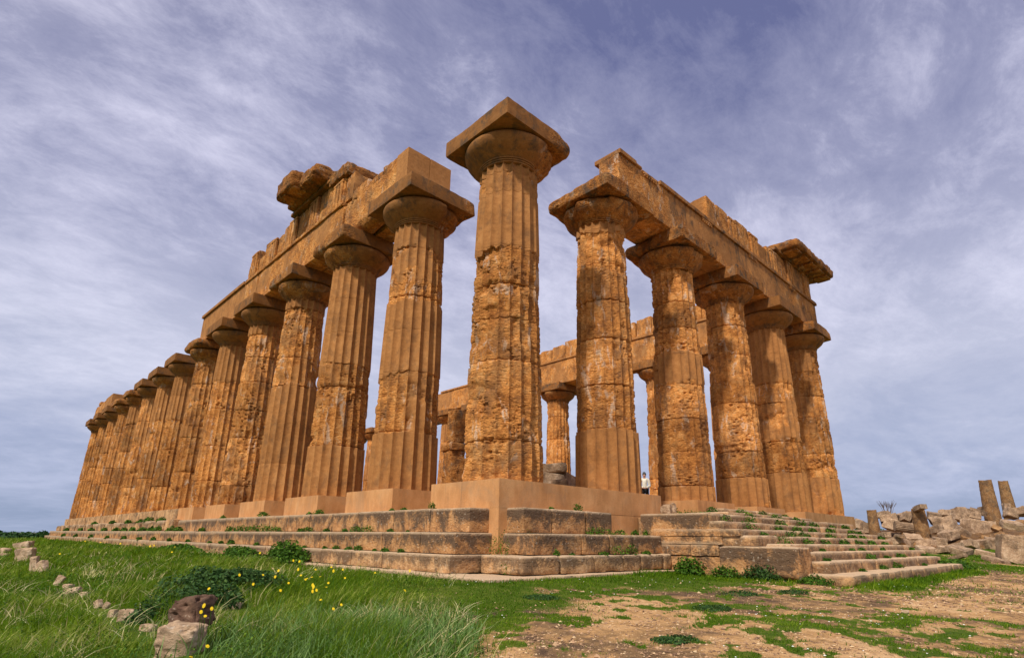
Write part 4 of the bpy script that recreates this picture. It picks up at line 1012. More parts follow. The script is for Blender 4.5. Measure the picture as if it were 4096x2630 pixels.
def stuff(name, parts, mat, label, cat):
    V, Fq = join([(p[0], p[1]) for p in parts]); tn = np.concatenate([p[2] for p in parts])
    o = mk(name, V, Fq, mat, None, {'tone': tn}, smooth=False)
    return tag(o, label, cat, kind='stuff')
stuff('meadow_grass', [meadow(85000, 2.3, 8, .07, .23, .0011, 71, 3), meadow(60000, 8, 24, .09, .25, .0012, 72, 2), meadow(30000, 24, 85, .13, .28, .0013, 73, 2)], MG,
      'long bright green meadow grass in the left foreground, bending in the wind', 'grass')
def meadow_weeds(n, d0, d1, seed, size):
    xy = sample_field(n, d0, d1, seed, lambda x, y: tallmask(x, y)*(fbm(np.stack([x, y, 0*x], 1), .8, 3, 44) > .48), half=47)
    d = np.hypot(xy[:, 0]-CAM[0], xy[:, 1]-CAM[1]); r_ = np.random.default_rng(seed); n = len(xy); k = 9
    rep = np.repeat(np.arange(n), k); az = r_.uniform(0, 2*pi, n*k); L_ = np.maximum(size, d*.0016)[rep]*r_.uniform(.6, 1.3, n*k); el = r_.uniform(.1, 1.2, n*k)
    o_ = np.stack([xy[rep, 0], xy[rep, 1], gz(xy[:, 0], xy[:, 1])[rep]+r_.uniform(0, .16, n*k)], 1)
    dr = np.stack([np.cos(az)*np.cos(el), np.sin(az)*np.cos(el), np.sin(el)*.7], 1); sd_ = np.stack([-np.sin(az), np.cos(az), 0*az], 1)
    V = np.stack([o_+dr*L_[:, None]*.4, o_+dr*L_[:, None]*1.6+sd_*L_[:, None]*.5, o_+dr*L_[:, None]*2.5-np.array([0, 0, .3])*L_[:, None], o_+dr*L_[:, None]*1.6-sd_*L_[:, None]*.5], 1).reshape(-1, 3)
    q = np.arange(n*k*4).reshape(-1, 4)
    return V, np.concatenate([q[:, [0, 1, 2]], q[:, [0, 2, 3]]]), np.repeat(np.clip(r_.normal(.5, .3, n*k), 0, 1), 4)
stuff('meadow_weeds', [meadow_weeds(2600, 2.6, 10, 171, .016), meadow_weeds(2600, 10, 45, 172, .02)], ML, 'broad-leaved weeds mixed all through the long meadow grass', 'weeds')
def straw(n, d0, d1, seed):
    xy = sample_field(n, d0, d1, seed, lambda x, y: tallmask(x, y)*(fbm(np.stack([x, y, 0*x], 1), .6, 3, 45) > .47), half=47); d = np.hypot(xy[:, 0]-CAM[0], xy[:, 1]-CAM[1])
    r_ = np.random.default_rng(seed); return blades(xy, r_.uniform(.14, .34, len(xy)), np.maximum(.005, d*.0012), r_.uniform(0, 1, len(xy)), 1.2, seed, 3)
MST = mat_simple('dry_grass', (.38, .33, .13), (.62, .55, .26), attr='tone', third=(.75, .70, .42), rough=.7, trans=.2)
stuff('dry_grass', [straw(1500, 2.6, 9, 181), straw(1500, 9, 40, 182)], MST, 'pale dry stalks and seed heads scattered through the green meadow', 'grass')
# coarse blue-green tuft field in the bottom centre
def coarse():
    r_ = np.random.default_rng(80); n = 4600
    cx, cy = -7.05, -5.7
    xy = np.stack([cx+r_.normal(0, .62, n), cy+r_.normal(0, .85, n)], 1)
    xy = xy[tallmask(xy[:, 0], xy[:, 1]) > .4]; n = len(xy)
    return blades(xy, r_.uniform(.09, .28, n), r_.uniform(.007, .013, n), np.clip(r_.normal(.42, .26, n), 0, 1), 1.0, 81, 4, wind=(.45, .1))
stuff('coarse_grass', [coarse()], MGB, 'coarse blue-green grass with broad blades at the bottom centre', 'grass')
# short turf near the steps and patches in the gravel
def turf(n, d0, d1, seed, hm, wk):
    xy = sample_field(n, d0, d1, seed, lambda x, y: np.clip(grassmask(x, y)-tallmask(x, y), 0, 1)**1.1, half=50)
    d = np.hypot(xy[:, 0]-CAM[0], xy[:, 1]-CAM[1]); r_ = np.random.default_rng(seed+1)
    P = np.stack([xy[:, 0], xy[:, 1], 0*d], 1); v = fbm(P, 1.6, 3, 66)
    nearstep = sstep(1.0, 0, segdist(xy[:, 0], xy[:, 1], [(-2.8, -2.8), (4, -2.8), (4, -6.8), (16.5, -6.9)]))
    h = hm*(.25+1.2*v)*r_.uniform(.4, 1.3, len(xy))*(1+1.2*nearstep)
    return blades(xy, h, np.maximum(.006, d*wk)*r_.uniform(.7, 1.5, len(xy)), tone_of(xy, seed, -.18, .3), 1.1, seed, 2)
stuff('short_turf', [turf(60000, 3, 14, 91, .05, .0011), turf(50000, 14, 75, 92, .075, .0011)], MG, 'short patchy turf between the steps and the bare gravel', 'grass')

def leaves(n, rad, size, seed, flat=.6, lo=-.1):
    "clump of leaves, centred on the origin, n leaves in an ellipsoid"
    r_ = np.random.default_rng(seed)
    d = r_.normal(size=(n, 3)); d /= np.linalg.norm(d, axis=1)[:, None]; d[:, 2] = np.abs(d[:, 2])
    rr = r_.uniform(.35, 1, n)**.6
    lump = 0.75+.5*vnoise(d*2.2+seed, seed)
    c_ = d*(rr*lump)[:, None]*np.array(rad)
    nrm = d*.6+r_.normal(size=(n, 3))*.6; nrm[:, 2] += flat; nrm /= np.linalg.norm(nrm, axis=1)[:, None]
    a_ = np.cross(nrm, r_.normal(size=(n, 3))); a_ /= np.linalg.norm(a_, axis=1)[:, None]; b_ = np.cross(nrm, a_)
    s = size*r_.uniform(.6, 1.4, n)[:, None]
    V = np.stack([c_-a_*s, c_-b_*s*.62-nrm*s*.12, c_+a_*s, c_+b_*s*.62-nrm*s*.12], 1).reshape(-1, 3)
    q = np.arange(n*4).reshape(n, 4); f_ = np.concatenate([q[:, [0, 1, 2]], q[:, [0, 2, 3]]])
    tone = np.clip(r_.normal(.42, .25, n)+.2*(vnoise(d*3, seed+3)-.5), 0, 1)
    return V, f_, np.repeat(tone, 4)
def bush(name, loc, rad, n, size, seed, label, mat=MLD, cat='bush', group=None, grassy=0, stems=True):
    V, f_, t_ = leaves(n, rad, size, seed)
    parts = [(V, f_)]; tn = [t_]
    if grassy:
        r_ = np.random.default_rng(seed); xy = r_.normal(0, .45, (grassy, 2))*np.array(rad[:2])
        g = blades(xy, r_.uniform(.6, 1.6, grassy)*rad[2], np.full(grassy, size*.28), r_.uniform(.3, .9, grassy), .8, seed, 2, zoff=np.zeros(grassy))
        parts.append((g[0], g[1])); tn.append(g[2])
    Vj, Fj = join(parts)
    o = mk(name, Vj, Fj, mat, None, {'tone': np.concatenate(tn)}, smooth=False); o.location = loc
    return tag(o, label, cat, group)
def gb(u, v, d, dz=0):
    p = at(u, v, d); return (p[0], p[1], gz1(p[0], p[1])+dz)
bush('dark_shrub', gb(920, 2350, 10.9), (.95, .75, .43), 5200, .030, 1001, 'broad dark-leaved shrub spreading in the meadow behind the balanced boulder')
bush('dark_shrub', gb(800, 2390, 9.2), (.62, .5, .36), 2400, .026, 1002, 'low dark shrub arm reaching from the broad shrub towards the boulder')
bush('dark_shrub', gb(620, 2440, 8.4), (.32, .25, .22), 900, .022, 1008, 'small dark creeping plant beside the rounded grey stone')
bush('mallow_bush', (-2.75, 6.3, gz1(-2.75, 6.3)), (.5, 1.15, .58), 3000, .045, 1003, 'green mallow bush heaped against the lowest left step', ML)
bush('mallow_bush', (-2.95, 9.3, gz1(-2.9, 9.3)), (.45, 1.7, .38), 2600, .045, 1004, 'low strip of mallow behind the heaped mallow bush along the left step', ML)
bush('mallow_bush', (-2.9, 16.5, gz1(-2.9, 16.5)), (.6, 3.0, .30), 2400, .06, 1005, 'long far patch of broad-leaved weeds along the left flank', ML)
bush('mallow_bush', (3.55, -3.15, gz1(3.5, -3.1)), (.42, .40, .40), 1300, .035, 1006, 'green leafy bush in the corner between front steps and stair block', ML)
bush('dark_shrub', (3.70, -4.95, gz1(3.7, -4.95)), (.26, .55, .38), 1500, .028, 1007, 'dark round shrub growing against the big stone block', MLD)
bush('mallow_bush', (3.9, -6.0, gz1(3.9, -6.0)), (.45, .40, .18), 900, .028, 1009, 'low plant at the near corner of the big stone block', ML)
bush('mallow_bush', (3.6, -4.1, gz1(3.6, -4.1)), (.25, .4, .30), 800, .028, 1010, 'low leafy plant left of the dark round shrub', ML)
for i, (x, y, rx, ry, rz, lb) in enumerate([(-3.3, -4.5, .35, .3, .05, 'flat grey-green cushion plant on bare earth near the corner slab'), (0.3, -6.0, .5, .4, .07, 'larger grey-green cushion plant in the gravel'),
        (1.6, -6.4, .35, .3, .06, 'grey-green cushion plant right of the larger one'), (-1.9, -6.6, .3, .3, .06, 'small cushion plant nearer the camera'), (-4.6, -7.6, .28, .2, .05, 'tiny creeping plant at the bottom edge')]):
    bush('cushion_plant', (x, y, gz1(x, y)), (rx, ry, rz), 900, .014, 1020+i, lb, MLD, 'plant')
bush('weed', (16.9, -6.3, gz1(16.9, -6.3)), (.8, .7, .35), 900, .05, 1030, 'leafy weeds heaped at the lower right end of the stair', ML, 'bush')
bush('weed', (16.6, -4.9, gz1(16.6, -4.9)), (.6, 1.2, .45), 900, .05, 1031, 'weeds growing up the right side of the stair', ML, 'bush')

# weeds rooted in the step joints: each a clump of its own
rw = random.Random(77)
left_rows = [(-1.95, -.005, 'on the second step of the left flank', -1.215, 1.0), (-2.29, 0, 'on the lowest step of the left flank', -1.675, .8), (-1.45, 0, 'on the top step of the left flank', -.665, .5)]
def weed(x, y, z, s, where, seed, tall=0):
    kind = rw.choice(['leafy', 'grassy', 'mixed']); n = int(max(150, min(480, 60000*s*s/dcam(x, y)**1.0/2)))
    o = bush('weed_tuft', (x, y, z), (s*.75, s*(1.1 if tall == 0 else .8), s*(.8+tall)), n, max(.016, .0016*dcam(x, y)), seed, None, ML, None, grassy=12 if kind != 'leafy' else 0)
    return o, kind
specL = [ # y, size, row
 (1.0, .10, 1), (1.7, .13, 1), (2.2, .07, 1), (3.0, .16, 1), (3.5, .13, 1), (4.2, .12, 1), (4.9, .08, 1), (6.2, .08, 1), (8.0, .10, 1), (10.0, .12, 1), (12.5, .2, 1), (13.6, .14, 1), (15.0, .10, 1), (18, .13, 1), (21, .16, 1), (24, .2, 1), (27, .2, 1), (31, .22, 1), (36, .2, 1), (42, .25, 1), (49, .25, 1), (56, .25, 1),
 (1.3, .06, 0), (2.1, .10, 0), (3.3, .26, 0), (3.9, .22, 0), (4.5, .12, 0), (5.6, .14, 0), (6.9, .20, 0), (7.4, .14, 0), (9.4, .26, 0), (10.4, .32, 0), (11.5, .32, 0), (12.7, .34, 0), (13.8, .28, 0), (17.5, .2, 0), (21.2, .3, 0), (22.6, .34, 0), (25, .36, 0), (26.5, .3, 0), (28.5, .3, 0), (31, .3, 0), (33.4, .26, 0), (36, .3, 0), (40, .3, 0), (45, .3, 0), (50, .3, 0), (58, .3, 0),
 (2.3, .12, 2), (2.9, .10, 2), (7.3, .22, 2), (8.0, .12, 2), (12.0, .30, 2), (16.6, .16, 2), (26.5, .35, 3), (29.5, .4, 3), (31.5, .3, 3), (35, .3, 3), (40, .3, 3), (47, .3, 3)]
names_y = {0: 'middle step', 1: 'lowest step', 2: 'top step', 3: 'crumbled top step'}
ORD = ['first', 'second', 'third', 'fourth', 'fifth', 'sixth', 'seventh', 'eighth', 'ninth', 'tenth', 'eleventh', 'twelfth', 'thirteenth', 'fourteenth', 'fifteenth', 'sixteenth', 'seventeenth', 'eighteenth', 'nineteenth', 'twentieth', 'twenty-first', 'twenty-second', 'twenty-third', 'twenty-fourth', 'twenty-fifth', 'twenty-sixth', 'twenty-seventh']
cnt = {}
for i, (y, s, r_) in enumerate(specL):
    x, z = {0: (-1.92, -1.22), 1: (-2.28, -1.68), 2: (-1.42, -.67), 3: (-1.5, -.72)}[r_]
    o, kind = weed(x, y, z, s, '', 1100+i)
    cnt[r_] = cnt.get(r_, 0)+1
    near = 'near the corner pier' if y < 3 else ('below the second pedestal' if y < 7 else ('below the third pedestal' if y < 11 else ('below the fourth pedestal' if y < 16 else ('below the last pedestals' if y < 24 else 'on the far stretch'))))
    tag(o, f"{'small' if s < .13 else ('dense' if s > .25 else 'green')} weed, {ORD[cnt[r_]-1]} from the corner pier on the left flank's {names_y[r_]}", 'weed', 'weeds growing on the temple steps')
specR = [(-.75, -1.75, -1.68, .26, 1.2, 'leafy weed in the crack right of the corner pier foot'), (-1.3, -1.35, -1.70, .30, 1.0, 'leafy weed in the crack left of the corner pier foot'), (-1.5, -1.9, -2.05, .26, .4, 'broad-leaved weed on the corner slab'),
 (-.45, -2.28, -1.68, .10, .6, 'small weed at the left end of the front second step'), (.1, -2.25, -1.68, .07, .2, 'tiny weed below the front second step'), (1.3, -1.9, -1.22, .20, .1, 'grassy weeds on the front second step, left cluster'), (1.8, -1.9, -1.22, .24, .1, 'grassy weeds on the front second step, middle cluster'), (2.4, -1.9, -1.22, .2, .1, 'grassy weeds on the front second step at the block end'),
 (3.1, -1.9, -1.22, .12, .6, 'thin weeds on the bare end of the front second step'), (3.6, -1.9, -1.22, .12, .4, 'weeds on the front second step next to the stair wall'), (1.7, -2.28, -1.66, .3, .3, 'large bushy weed hanging over the lowest front step'), (2.4, -2.28, -1.68, .22, .6, 'upright weed on the lowest front step near the stair'), (1.2, -2.28, -1.68, .12, .1, 'low weed left of the large bushy one'), (3.0, -2.28, -1.68, .12, .1, 'low weed at the right of the lowest front step'),
 (.3, -1.45, -.66, .08, .2, 'tiny weed at the foot of the corner pedestal wall'), (1.35, -1.4, -.66, .16, .6, 'spiky weed at the foot of the corner pedestal wall'), (6.5, -1.6, -.62, .3, .1, 'green weeds in the gap between front pedestals'), (7.3, -1.6, -.62, .28, .0, 'grassy weeds before the second front pedestal'), (-1.45, 1.0, -.665, .14, .6, 'tall thin weed at the left foot of the corner pedestal'),
 (5.9, -1.5, -.62, .25, .2, 'weeds beside the small grey block')]
for i, (x, y, z, s, tl, lb) in enumerate(specR):
    o, _ = weed(x, y, z, s, '', 1200+i, tl if tl > .3 else 0); tag(o, lb, 'weed', 'weeds growing on the temple steps')
# weeds on the stair treads
ordn = ['first', 'second', 'third', 'fourth', 'fifth', 'sixth', 'seventh', 'eighth']
lv = ['ground slab', 'lowest', 'second', 'third', 'fourth', 'fifth', 'sixth', 'seventh']
for k_, (x0, x1, y0, z0, z1) in enumerate(tr):
    if k_ == 0: continue
    n = 5 if k_ < 4 else 7
    for i in range(n):
        x = x0+(x1-x0)*(i+rw.uniform(.1, .9))/n; zb = tr[k_-1][4]
        o, _ = weed(x, y0-.06, zb, rw.uniform(.10, .24)*(1.15 if k_ > 3 else .8), '', 1300+k_*10+i)
        tag(o, f'weed tuft rooted at the foot of the {lv[k_]} stair riser, {ordn[i]} from the left', 'weed', 'weeds growing on the stair')
for i in range(7):
    x = 7.4+i*.95+rw.uniform(-.2, .2)
    o, _ = weed(x, -2.72 if i % 2 else -1.9, -.61 if i % 2 else -.44, rw.uniform(.16, .28), '', 1390+i)
    tag(o, f'weed tuft on the topmost stair treads by the pedestals, {ordn[i]} from the left', 'weed', 'weeds growing on the stair')

# yellow flowers
def flower(loc, s, seed):
    r_ = random.Random(seed); e_ = empty('yellow_flower', loc); h = r_.uniform(.32, .46)
    tag(e_, 'yellow daisy on a thin stem among the meadow grass', 'flower', 'yellow daisies in the meadow')
    lx, ly = r_.uniform(-.05, .05), r_.uniform(-.05, .05)
    st = []
    for t in (0, .5, 1):
        for a_ in range(3): st.append([lx*t+.0025*cos(a_*2.1), ly*t+.0025*sin(a_*2.1), h*t])
    f_ = [[k*3+a_, k*3+(a_+1) % 3, (k+1)*3+(a_+1) % 3, (k+1)*3+a_] for k in range(2) for a_ in range(3)]
    mk('stem', np.array(st), np.array(f_), ML, e_, {'tone': np.full(9, .6)}, smooth=False)
    V = []; Fq = []; n = 12; cx_, cy_ = CAM[0]-loc[0], CAM[1]-loc[1]; L_ = math.hypot(cx_, cy_); tl_ = r_.uniform(.3, 1.3); tx = -cx_/L_*tl_+r_.uniform(-.4, .4); ty = -cy_/L_*tl_+r_.uniform(-.4, .4)
    for k in range(n):
        a_ = k/n*2*pi; b0 = a_-.2; b1 = a_+.2; i0 = len(V)
        for (rr, an) in ((.25, b0), (.25, b1), (.85, b1), (1.0, a_), (.85, b0)):
            x, y = rr*s*cos(an), rr*s*sin(an); V.append([lx+x, ly+y, h+x*tx+y*ty+.002])
        Fq.append([i0, i0+1, i0+2, i0+3, i0+4])
    mk('petals', np.array(V), np.array(Fq), MY, e_, smooth=False)
    V = []; 
    for k in range(8): a_ = k/8*2*pi; V.append([lx+.32*s*cos(a_), ly+.32*s*sin(a_), h+.004+.32*s*(cos(a_)*tx+sin(a_)*ty)])
    V.append([lx, ly, h+.3*s]); mk('flower_centre', np.array(V), np.array([[k, (k+1) % 8, 8] for k in range(8)]), MY, e_, smooth=False)
FL = [(1180, 2290, 9.5), (1110, 2300, 9.3), (1100, 2335, 9.0), (1143, 2333, 8.8), (1190, 2318, 9.0), (1228, 2332, 8.6), (1262, 2328, 8.6), (1250, 2345, 8.3), (1220, 2352, 8.2), (1238, 2375, 7.6), (1262, 2362, 7.7), (1285, 2370, 7.6), (1284, 2398, 7.0), (1205, 2255, 12), (1178, 2248, 12.5),
      (1280, 2335, 8.5), (960, 2323, 9.8), (1015, 2340, 9.4), (1066, 2306, 10), (1323, 2276, 9.5), (1345, 2283, 9.3), (1360, 2307, 8.6), (1310, 2352, 7.6), (1493, 2303, 8.4), (1630, 2297, 8.2), (1613, 2385, 6.8), (1365, 2420, 6.6), (1325, 2434, 6.4), (840, 2365, 8.3), (815, 2470, 6.6), (825, 2478, 6.5), (810, 2492, 6.4), (838, 2492, 6.5), (790, 2620, 5.6), (780, 2628, 5.6),
      (400, 2168, 34), (620, 2190, 26), (700, 2182, 24), (690, 2188, 22), (650, 2163, 28), (600, 2181, 25), (233, 2213, 30), (338, 2167, 38), (1250, 2368, 7.9), (1100, 2410, 7.4), (1265, 2310, 9.4), (560, 2182, 27), (480, 2180, 30), (1040, 2215, 15), (1390, 2330, 8.1)]
for i, (u, v, d) in enumerate(FL):
    z = -2.0
    for _ in range(14):
        r = ray(u, v); t = (z-CAM[2])/r[2] if r[2] < -2e-3 else 60; p = CAM+r*min(t, 60); z = gz1(p[0], p[1])+.33
    d = math.hypot(p[0]-CAM[0], p[1]-CAM[1]); flower((p[0], p[1], gz1(p[0], p[1])), .008+.0009*d, 2000+i)
def dots(n, seed, mat, name, label, s0, mask, d0=3, d1=16, hh=(.03, .08)):
    xy = sample_field(n, d0, d1, seed, mask, half=46); n = len(xy); r_ = np.random.default_rng(seed)
    z = gz(xy[:, 0], xy[:, 1])+r_.uniform(hh[0], hh[1], n); s = s0*r_.uniform(.6, 1.3, n)
    V = []
    for a_ in range(6):
        V.append(np.stack([xy[:, 0]+s*cos(a_*pi/3), xy[:, 1]+s*sin(a_*pi/3), z], 1))
    V = np.stack(V, 1).reshape(-1, 3); top = np.stack([xy[:, 0], xy[:, 1], z+s*.5], 1)
    Vt = np.concatenate([V, top]); b_ = np.arange(n)[:, None]*6; F3 = np.concatenate([np.concatenate([b_+k, b_+(k+1) % 6, len(V)+np.arange(n)[:, None]], 1) for k in range(6)])
    tag(mk(name, Vt, F3, mat, None, smooth=False), label, 'flowers', kind='stuff')
dots(260, 3001, MW, 'white_flowers', 'tiny white flowers sprinkled over the short turf', .011, lambda x, y: np.clip(grassmask(x, y)-tallmask(x, y), 0, 1)*(fbm(np.stack([x, y, 0*x], 1), 1.1, 2, 3) > .5))
# gravel
def gravel(n, d0, d1, seed, s0, s1):
    xy = sample_field(n, d0, d1, seed, lambda x, y: np.clip(1.05-grassmask(x, y), 0, 1), half=48); n = len(xy); r_ = np.random.default_rng(seed)
    s = s0+(s1-s0)*r_.uniform(0, 1, n)**6; z = gz(xy[:, 0], xy[:, 1])+s*.1
    base = np.array([[1, 0, 0], [-1, 0, 0], [0, 1, 0], [0, -1, 0], [0, 0, 1], [0, 0, -1], ], float)
    B = base[None]*(s[:, None, None]*r_.uniform(.5, 1.2, (n, 6, 1)))*np.array([1, 1, .6]); a_ = r_.uniform(0, 2*pi, n)
    X = B[..., 0]*np.cos(a_)[:, None]-B[..., 1]*np.sin(a_)[:, None]; Y = B[..., 0]*np.sin(a_)[:, None]+B[..., 1]*np.cos(a_)[:, None]
    V = np.stack([X+xy[:, :1], Y+xy[:, 1:], B[..., 2]+z[:, None]], -1).reshape(-1, 3)
    f_ = np.array([[0, 2, 4], [2, 1, 4], [1, 3, 4], [3, 0, 4], [2, 0, 5], [1, 2, 5], [3, 1, 5], [0, 3, 5]])
    return V, (np.arange(n)[:, None, None]*6+f_[None]).reshape(-1, 3), np.repeat(r_.uniform(0, 1, n)**1.6, 6)
MGV = mat_simple('gravel_chips', (.16, .095, .062), (.44, .27, .155), attr='tone', third=(.60, .44, .26), rough=.95)
stuff('gravel', [gravel(30000, 3, 12, 3100, .004, .026), gravel(260, 3.5, 16, 3105, .02, .055), gravel(12000, 12, 40, 3101, .008, .05)], MGV, 'pale gravel and stone chips strewn over the bare earth', 'gravel')

# ------------------------------------------------------------------ distance
def treeline():
    parts = []; tn = []
    r_ = random.Random(9)
    for i in range(150):
        az = radians(95)-radians(32)*i/150  # towards +y, left part
        d = 430+r_.uniform(-40, 60); x = CAM[0]+d*cos(az); y = CAM[1]+d*sin(az); z = gz1(x, y)
        s = r_.uniform(3.0, 5.5)
        V, f_, t_ = leaves(150, (s*1.5, s*1.5, s*.78), 1.1, i+4000); parts.append((V+np.array([x, y, z-.4]), f_)); tn.append(t_*.6)
    V, Fq = join(parts)
    o = mk('distant_wood', V, Fq, MLD, None, {'tone': np.concatenate(tn)}, smooth=False); tag(o, 'dark line of trees on the far horizon at left', 'woods', kind='stuff')
treeline()
def small_tree(name, u, v, d, h, rad, seed, label):
    p = at(u, v, d); g = gz1(p[0], p[1]); e_ = empty(name, (p[0], p[1], g)); tag(e_, label, 'tree')
    V = []; Fq = []
    r_ = random.Random(seed)
    limbs = [((0, 0, 0), (0, 0, h*.45), .12, .08)]+[((0, 0, h*.4), (r_.uniform(-1, 1)*rad*.6, r_.uniform(-1, 1)*rad*.6, h*.8), .07, .03) for _ in range(4)]
    for a_, b_, ra, rb in limbs:
        i0 = len(V)
        for (c_, rr) in ((a_, ra), (b_, rb)):
            for k in range(6): V.append([c_[0]+rr*cos(k*pi/3), c_[1]+rr*sin(k*pi/3), c_[2]])
        for k in range(6): Fq.append([i0+k, i0+(k+1) % 6, i0+6+(k+1) % 6, i0+6+k])
    mk('trunk', np.array(V), np.array(Fq), MTW, e_)
    V, f_, t_ = leaves(900, (rad, rad, h*.55), .16, seed); mk('crown', V+np.array([0, 0, h*.42]), f_, MLD, e_, {'tone': t_}, smooth=False)
small_tree('olive_tree', 3455, 2110, 105, 3.2, 3.2, 5001, 'dark green tree low behind the right end of the temple base')
small_tree('olive_tree', 4085, 2085, 98, 2.6, 2.4, 5002, 'dark green tree at the right edge behind the rubble heap')
# leafless shrub behind the rubble
def bare_shrub():
    p = at(*c3(765, 640), 82); e_ = None; V = []; Fq = []; r_ = random.Random(3)
    def limb(a_, b_, ra, rb):
        i0 = len(V)
        for (c_, rr) in ((a_, ra), (b_, rb)):
            for k in range(4): V.append([c_[0]+rr*cos(k*pi/2), c_[1]+rr*sin(k*pi/2), c_[2]])
        for k in range(4): Fq.append([i0+k, i0+(k+1) % 4, i0+4+(k+1) % 4, i0+4+k])
    for i in range(16):
        t = r_.uniform(-1, 1); b_ = np.array([rgt[0]*t*1.3, rgt[1]*t*1.3, r_.uniform(1.2, 1.9)]); limb((0, 0, -1.2), tuple(b_*.6), .03, .02); limb(tuple(b_*.6), tuple(b_), .02, .01)
        for _ in range(3): c_ = b_*.6+np.array([r_.uniform(-.4, .4), r_.uniform(-.4, .4), r_.uniform(.3, .8)]); limb(tuple(b_*.6), tuple(c_), .014, .008)
    o = mk('bare_shrub', np.array(V), np.array(Fq), MTW); o.location = tuple(p); tag(o, 'leafless twiggy shrub sticking up behind the left part of the rubble', 'shrub')
bare_shrub()

# ------------------------------------------------------------------ person between the front columns
def skin_obj(name, verts, edges, radii, mat, parent, sub=2):
    me = bpy.data.meshes.new(name); me.from_pydata(verts, edges, []); o = bpy.data.objects.new(name, me); col.objects.link(o); o.parent = parent
    md = o.modifiers.new('skin', 'SKIN'); md.use_smooth_shade = True
    lay = me.skin_vertices[0] if me.skin_vertices else None
    if lay is None:
        bpy.context.view_layer.objects.active = o
        lay = me.skin_vertices[0]
    for sv, r in zip(lay.data, radii): sv.radius = r if isinstance(r, tuple) else (r, r)
    lay.data[0].use_root = True
    s_ = o.modifiers.new('sub', 'SUBSURF'); s_.levels = sub; s_.render_levels = sub
    me.materials.append(mat); return o
def flatmat(name, c):
    m_, nt, bs = nodemat(name); b = NB(nt); n = b.noise(14, 4, .6)
    nt.links.new(b.ramp(n, [(.3, tuple(x*.85 for x in c)), (.7, tuple(min(1, x*1.1) for x in c))]), bs.inputs['Base Color']); bs.inputs['Roughness'].default_value = .85; return m_
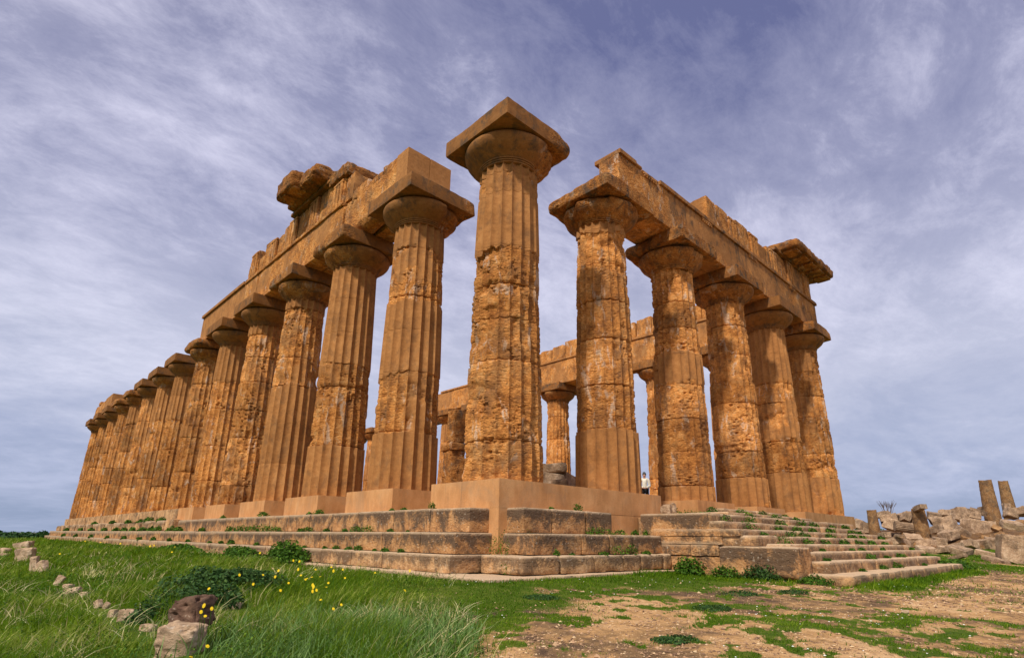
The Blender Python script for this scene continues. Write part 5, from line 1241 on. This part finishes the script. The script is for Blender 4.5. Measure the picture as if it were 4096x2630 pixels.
def person():
    e_ = empty('person', (12.62, 4.0, -.03)); e_.rotation_euler = (0, 0, radians(-150))
    tag(e_, 'person in a cream jacket, dark trousers and grey hair, standing between the front columns', 'person')
    sk = flatmat('skin', (.45, .24, .17)); jk = flatmat('cream_jacket', (.75, .72, .62)); tr_ = flatmat('black_trousers', (.02, .02, .025)); hr = flatmat('grey_hair', (.10, .10, .105))
    # facing local +x ; left/right are +-y
    J = {'pel': (0, 0, .92), 'wst': (0, 0, 1.06), 'chs': (.0, 0, 1.25), 'nkb': (0, 0, 1.40), 'nk': (.01, 0, 1.46), 'hd1': (.02, 0, 1.53), 'hd2': (.015, 0, 1.62), 'nose': (.115, 0, 1.555),
         'shL': (0, .17, 1.36), 'elL': (.03, .23, 1.08), 'wrL': (.24, .08, .98), 'shR': (0, -.17, 1.36), 'elR': (.03, -.23, 1.08), 'wrR': (.24, -.06, .99),
         'hpL': (0, .09, .88), 'knL': (.02, .10, .48), 'anL': (-.01, .10, .08), 'toL': (.14, .11, .03), 'hpR': (0, -.09, .88), 'knR': (.04, -.10, .48), 'anR': (.01, -.10, .08), 'toR': (.16, -.11, .03)}
    K = list(J); ix = {k: i for i, k in enumerate(K)}
    rad = {'pel': (.13, .10), 'wst': (.12, .09), 'chs': (.14, .10), 'nkb': .06, 'nk': .048, 'hd1': (.07, .08), 'hd2': (.075, .085), 'nose': .012, 'shL': .055, 'shR': .055, 'elL': .042, 'elR': .042, 'wrL': .028, 'wrR': .028,
           'hpL': .08, 'hpR': .08, 'knL': .055, 'knR': .055, 'anL': .038, 'anR': .038, 'toL': .03, 'toR': .03}
    E_ = [('pel', 'wst'), ('wst', 'chs'), ('chs', 'nkb'), ('nkb', 'nk'), ('nk', 'hd1'), ('hd1', 'hd2'), ('hd1', 'nose'), ('nkb', 'shL'), ('shL', 'elL'), ('elL', 'wrL'), ('nkb', 'shR'), ('shR', 'elR'), ('elR', 'wrR'),
          ('pel', 'hpL'), ('hpL', 'knL'), ('knL', 'anL'), ('anL', 'toL'), ('pel', 'hpR'), ('hpR', 'knR'), ('knR', 'anR'), ('anR', 'toR')]
    vs = [J[k] for k in K]; es = [(ix[a_], ix[b_]) for a_, b_ in E_]; rs_ = [rad[k] for k in K]
    # hands: palm and five fingers each
    for sgn, w_ in ((1, 'wrL'), (-1, 'wrR')):
        wr = np.array(J[w_]); pd = np.array([.075, -sgn*.03, -.01]); vs.append(tuple(wr+pd)); rs_.append((.032, .018)); es.append((ix[w_], len(vs)-1)); pi_ = len(vs)-1
        for q_, (oy, ln) in enumerate([(-.027, .065), (-.009, .078), (.009, .074), (.027, .058)]):
            b_ = wr+pd+np.array([.02, oy, 0]); vs.append(tuple(b_+np.array([ln*.45, 0, -.01]))); rs_.append(.009); es.append((pi_, len(vs)-1)); vs.append(tuple(b_+np.array([ln*.75, -sgn*.005, -ln*.5]))); rs_.append(.008); es.append((len(vs)-2, len(vs)-1))
        vs.append(tuple(wr+np.array([.055, -sgn*.02, .035]))); rs_.append(.010); es.append((pi_, len(vs)-1))
    skin_obj('body', vs, es, rs_, sk, e_)
    def garment(name, keys, edges, grow, mat, shorten=None):
        v_ = [J[k] if not (shorten and k in shorten) else shorten[k] for k in keys]; i_ = {k: n for n, k in enumerate(keys)}
        skin_obj(name, v_, [(i_[a_], i_[b_]) for a_, b_ in edges], [tuple(x*grow[0]+grow[1] for x in (rad[k] if isinstance(rad[k], tuple) else (rad[k], rad[k]))) for k in keys], mat, e_)
    garment('jacket', ['pel', 'wst', 'chs', 'nkb', 'shL', 'elL', 'wrL', 'shR', 'elR', 'wrR'], [('pel', 'wst'), ('wst', 'chs'), ('chs', 'nkb'), ('nkb', 'shL'), ('shL', 'elL'), ('elL', 'wrL'), ('nkb', 'shR'), ('shR', 'elR'), ('elR', 'wrR')], (1.12, .018), jk)
    garment('trousers', ['pel', 'hpL', 'knL', 'anL', 'hpR', 'knR', 'anR'], [('pel', 'hpL'), ('hpL', 'knL'), ('knL', 'anL'), ('pel', 'hpR'), ('hpR', 'knR'), ('knR', 'anR')], (1.1, .014), tr_)
    P0, Fq = cubegrid((10, 10, 8)); V = (P0-.5)*2; V /= np.linalg.norm(V, axis=1)[:, None]
    V = V*np.array([.095, .09, .10]); V[:, 0] -= .018; V[:, 2] += np.where(V[:, 0] > .03, .035, 0); V[:, 2] = np.maximum(V[:, 2], -.075)
    mk('hair', V+np.array([.01, 0, 1.615]), Fq, hr, e_)
person()

S.cycles.use_denoising = True
S.cycles.max_bounces = 6
S.cycles.diffuse_bounces = 3
S.cycles.transparent_max_bounces = 4
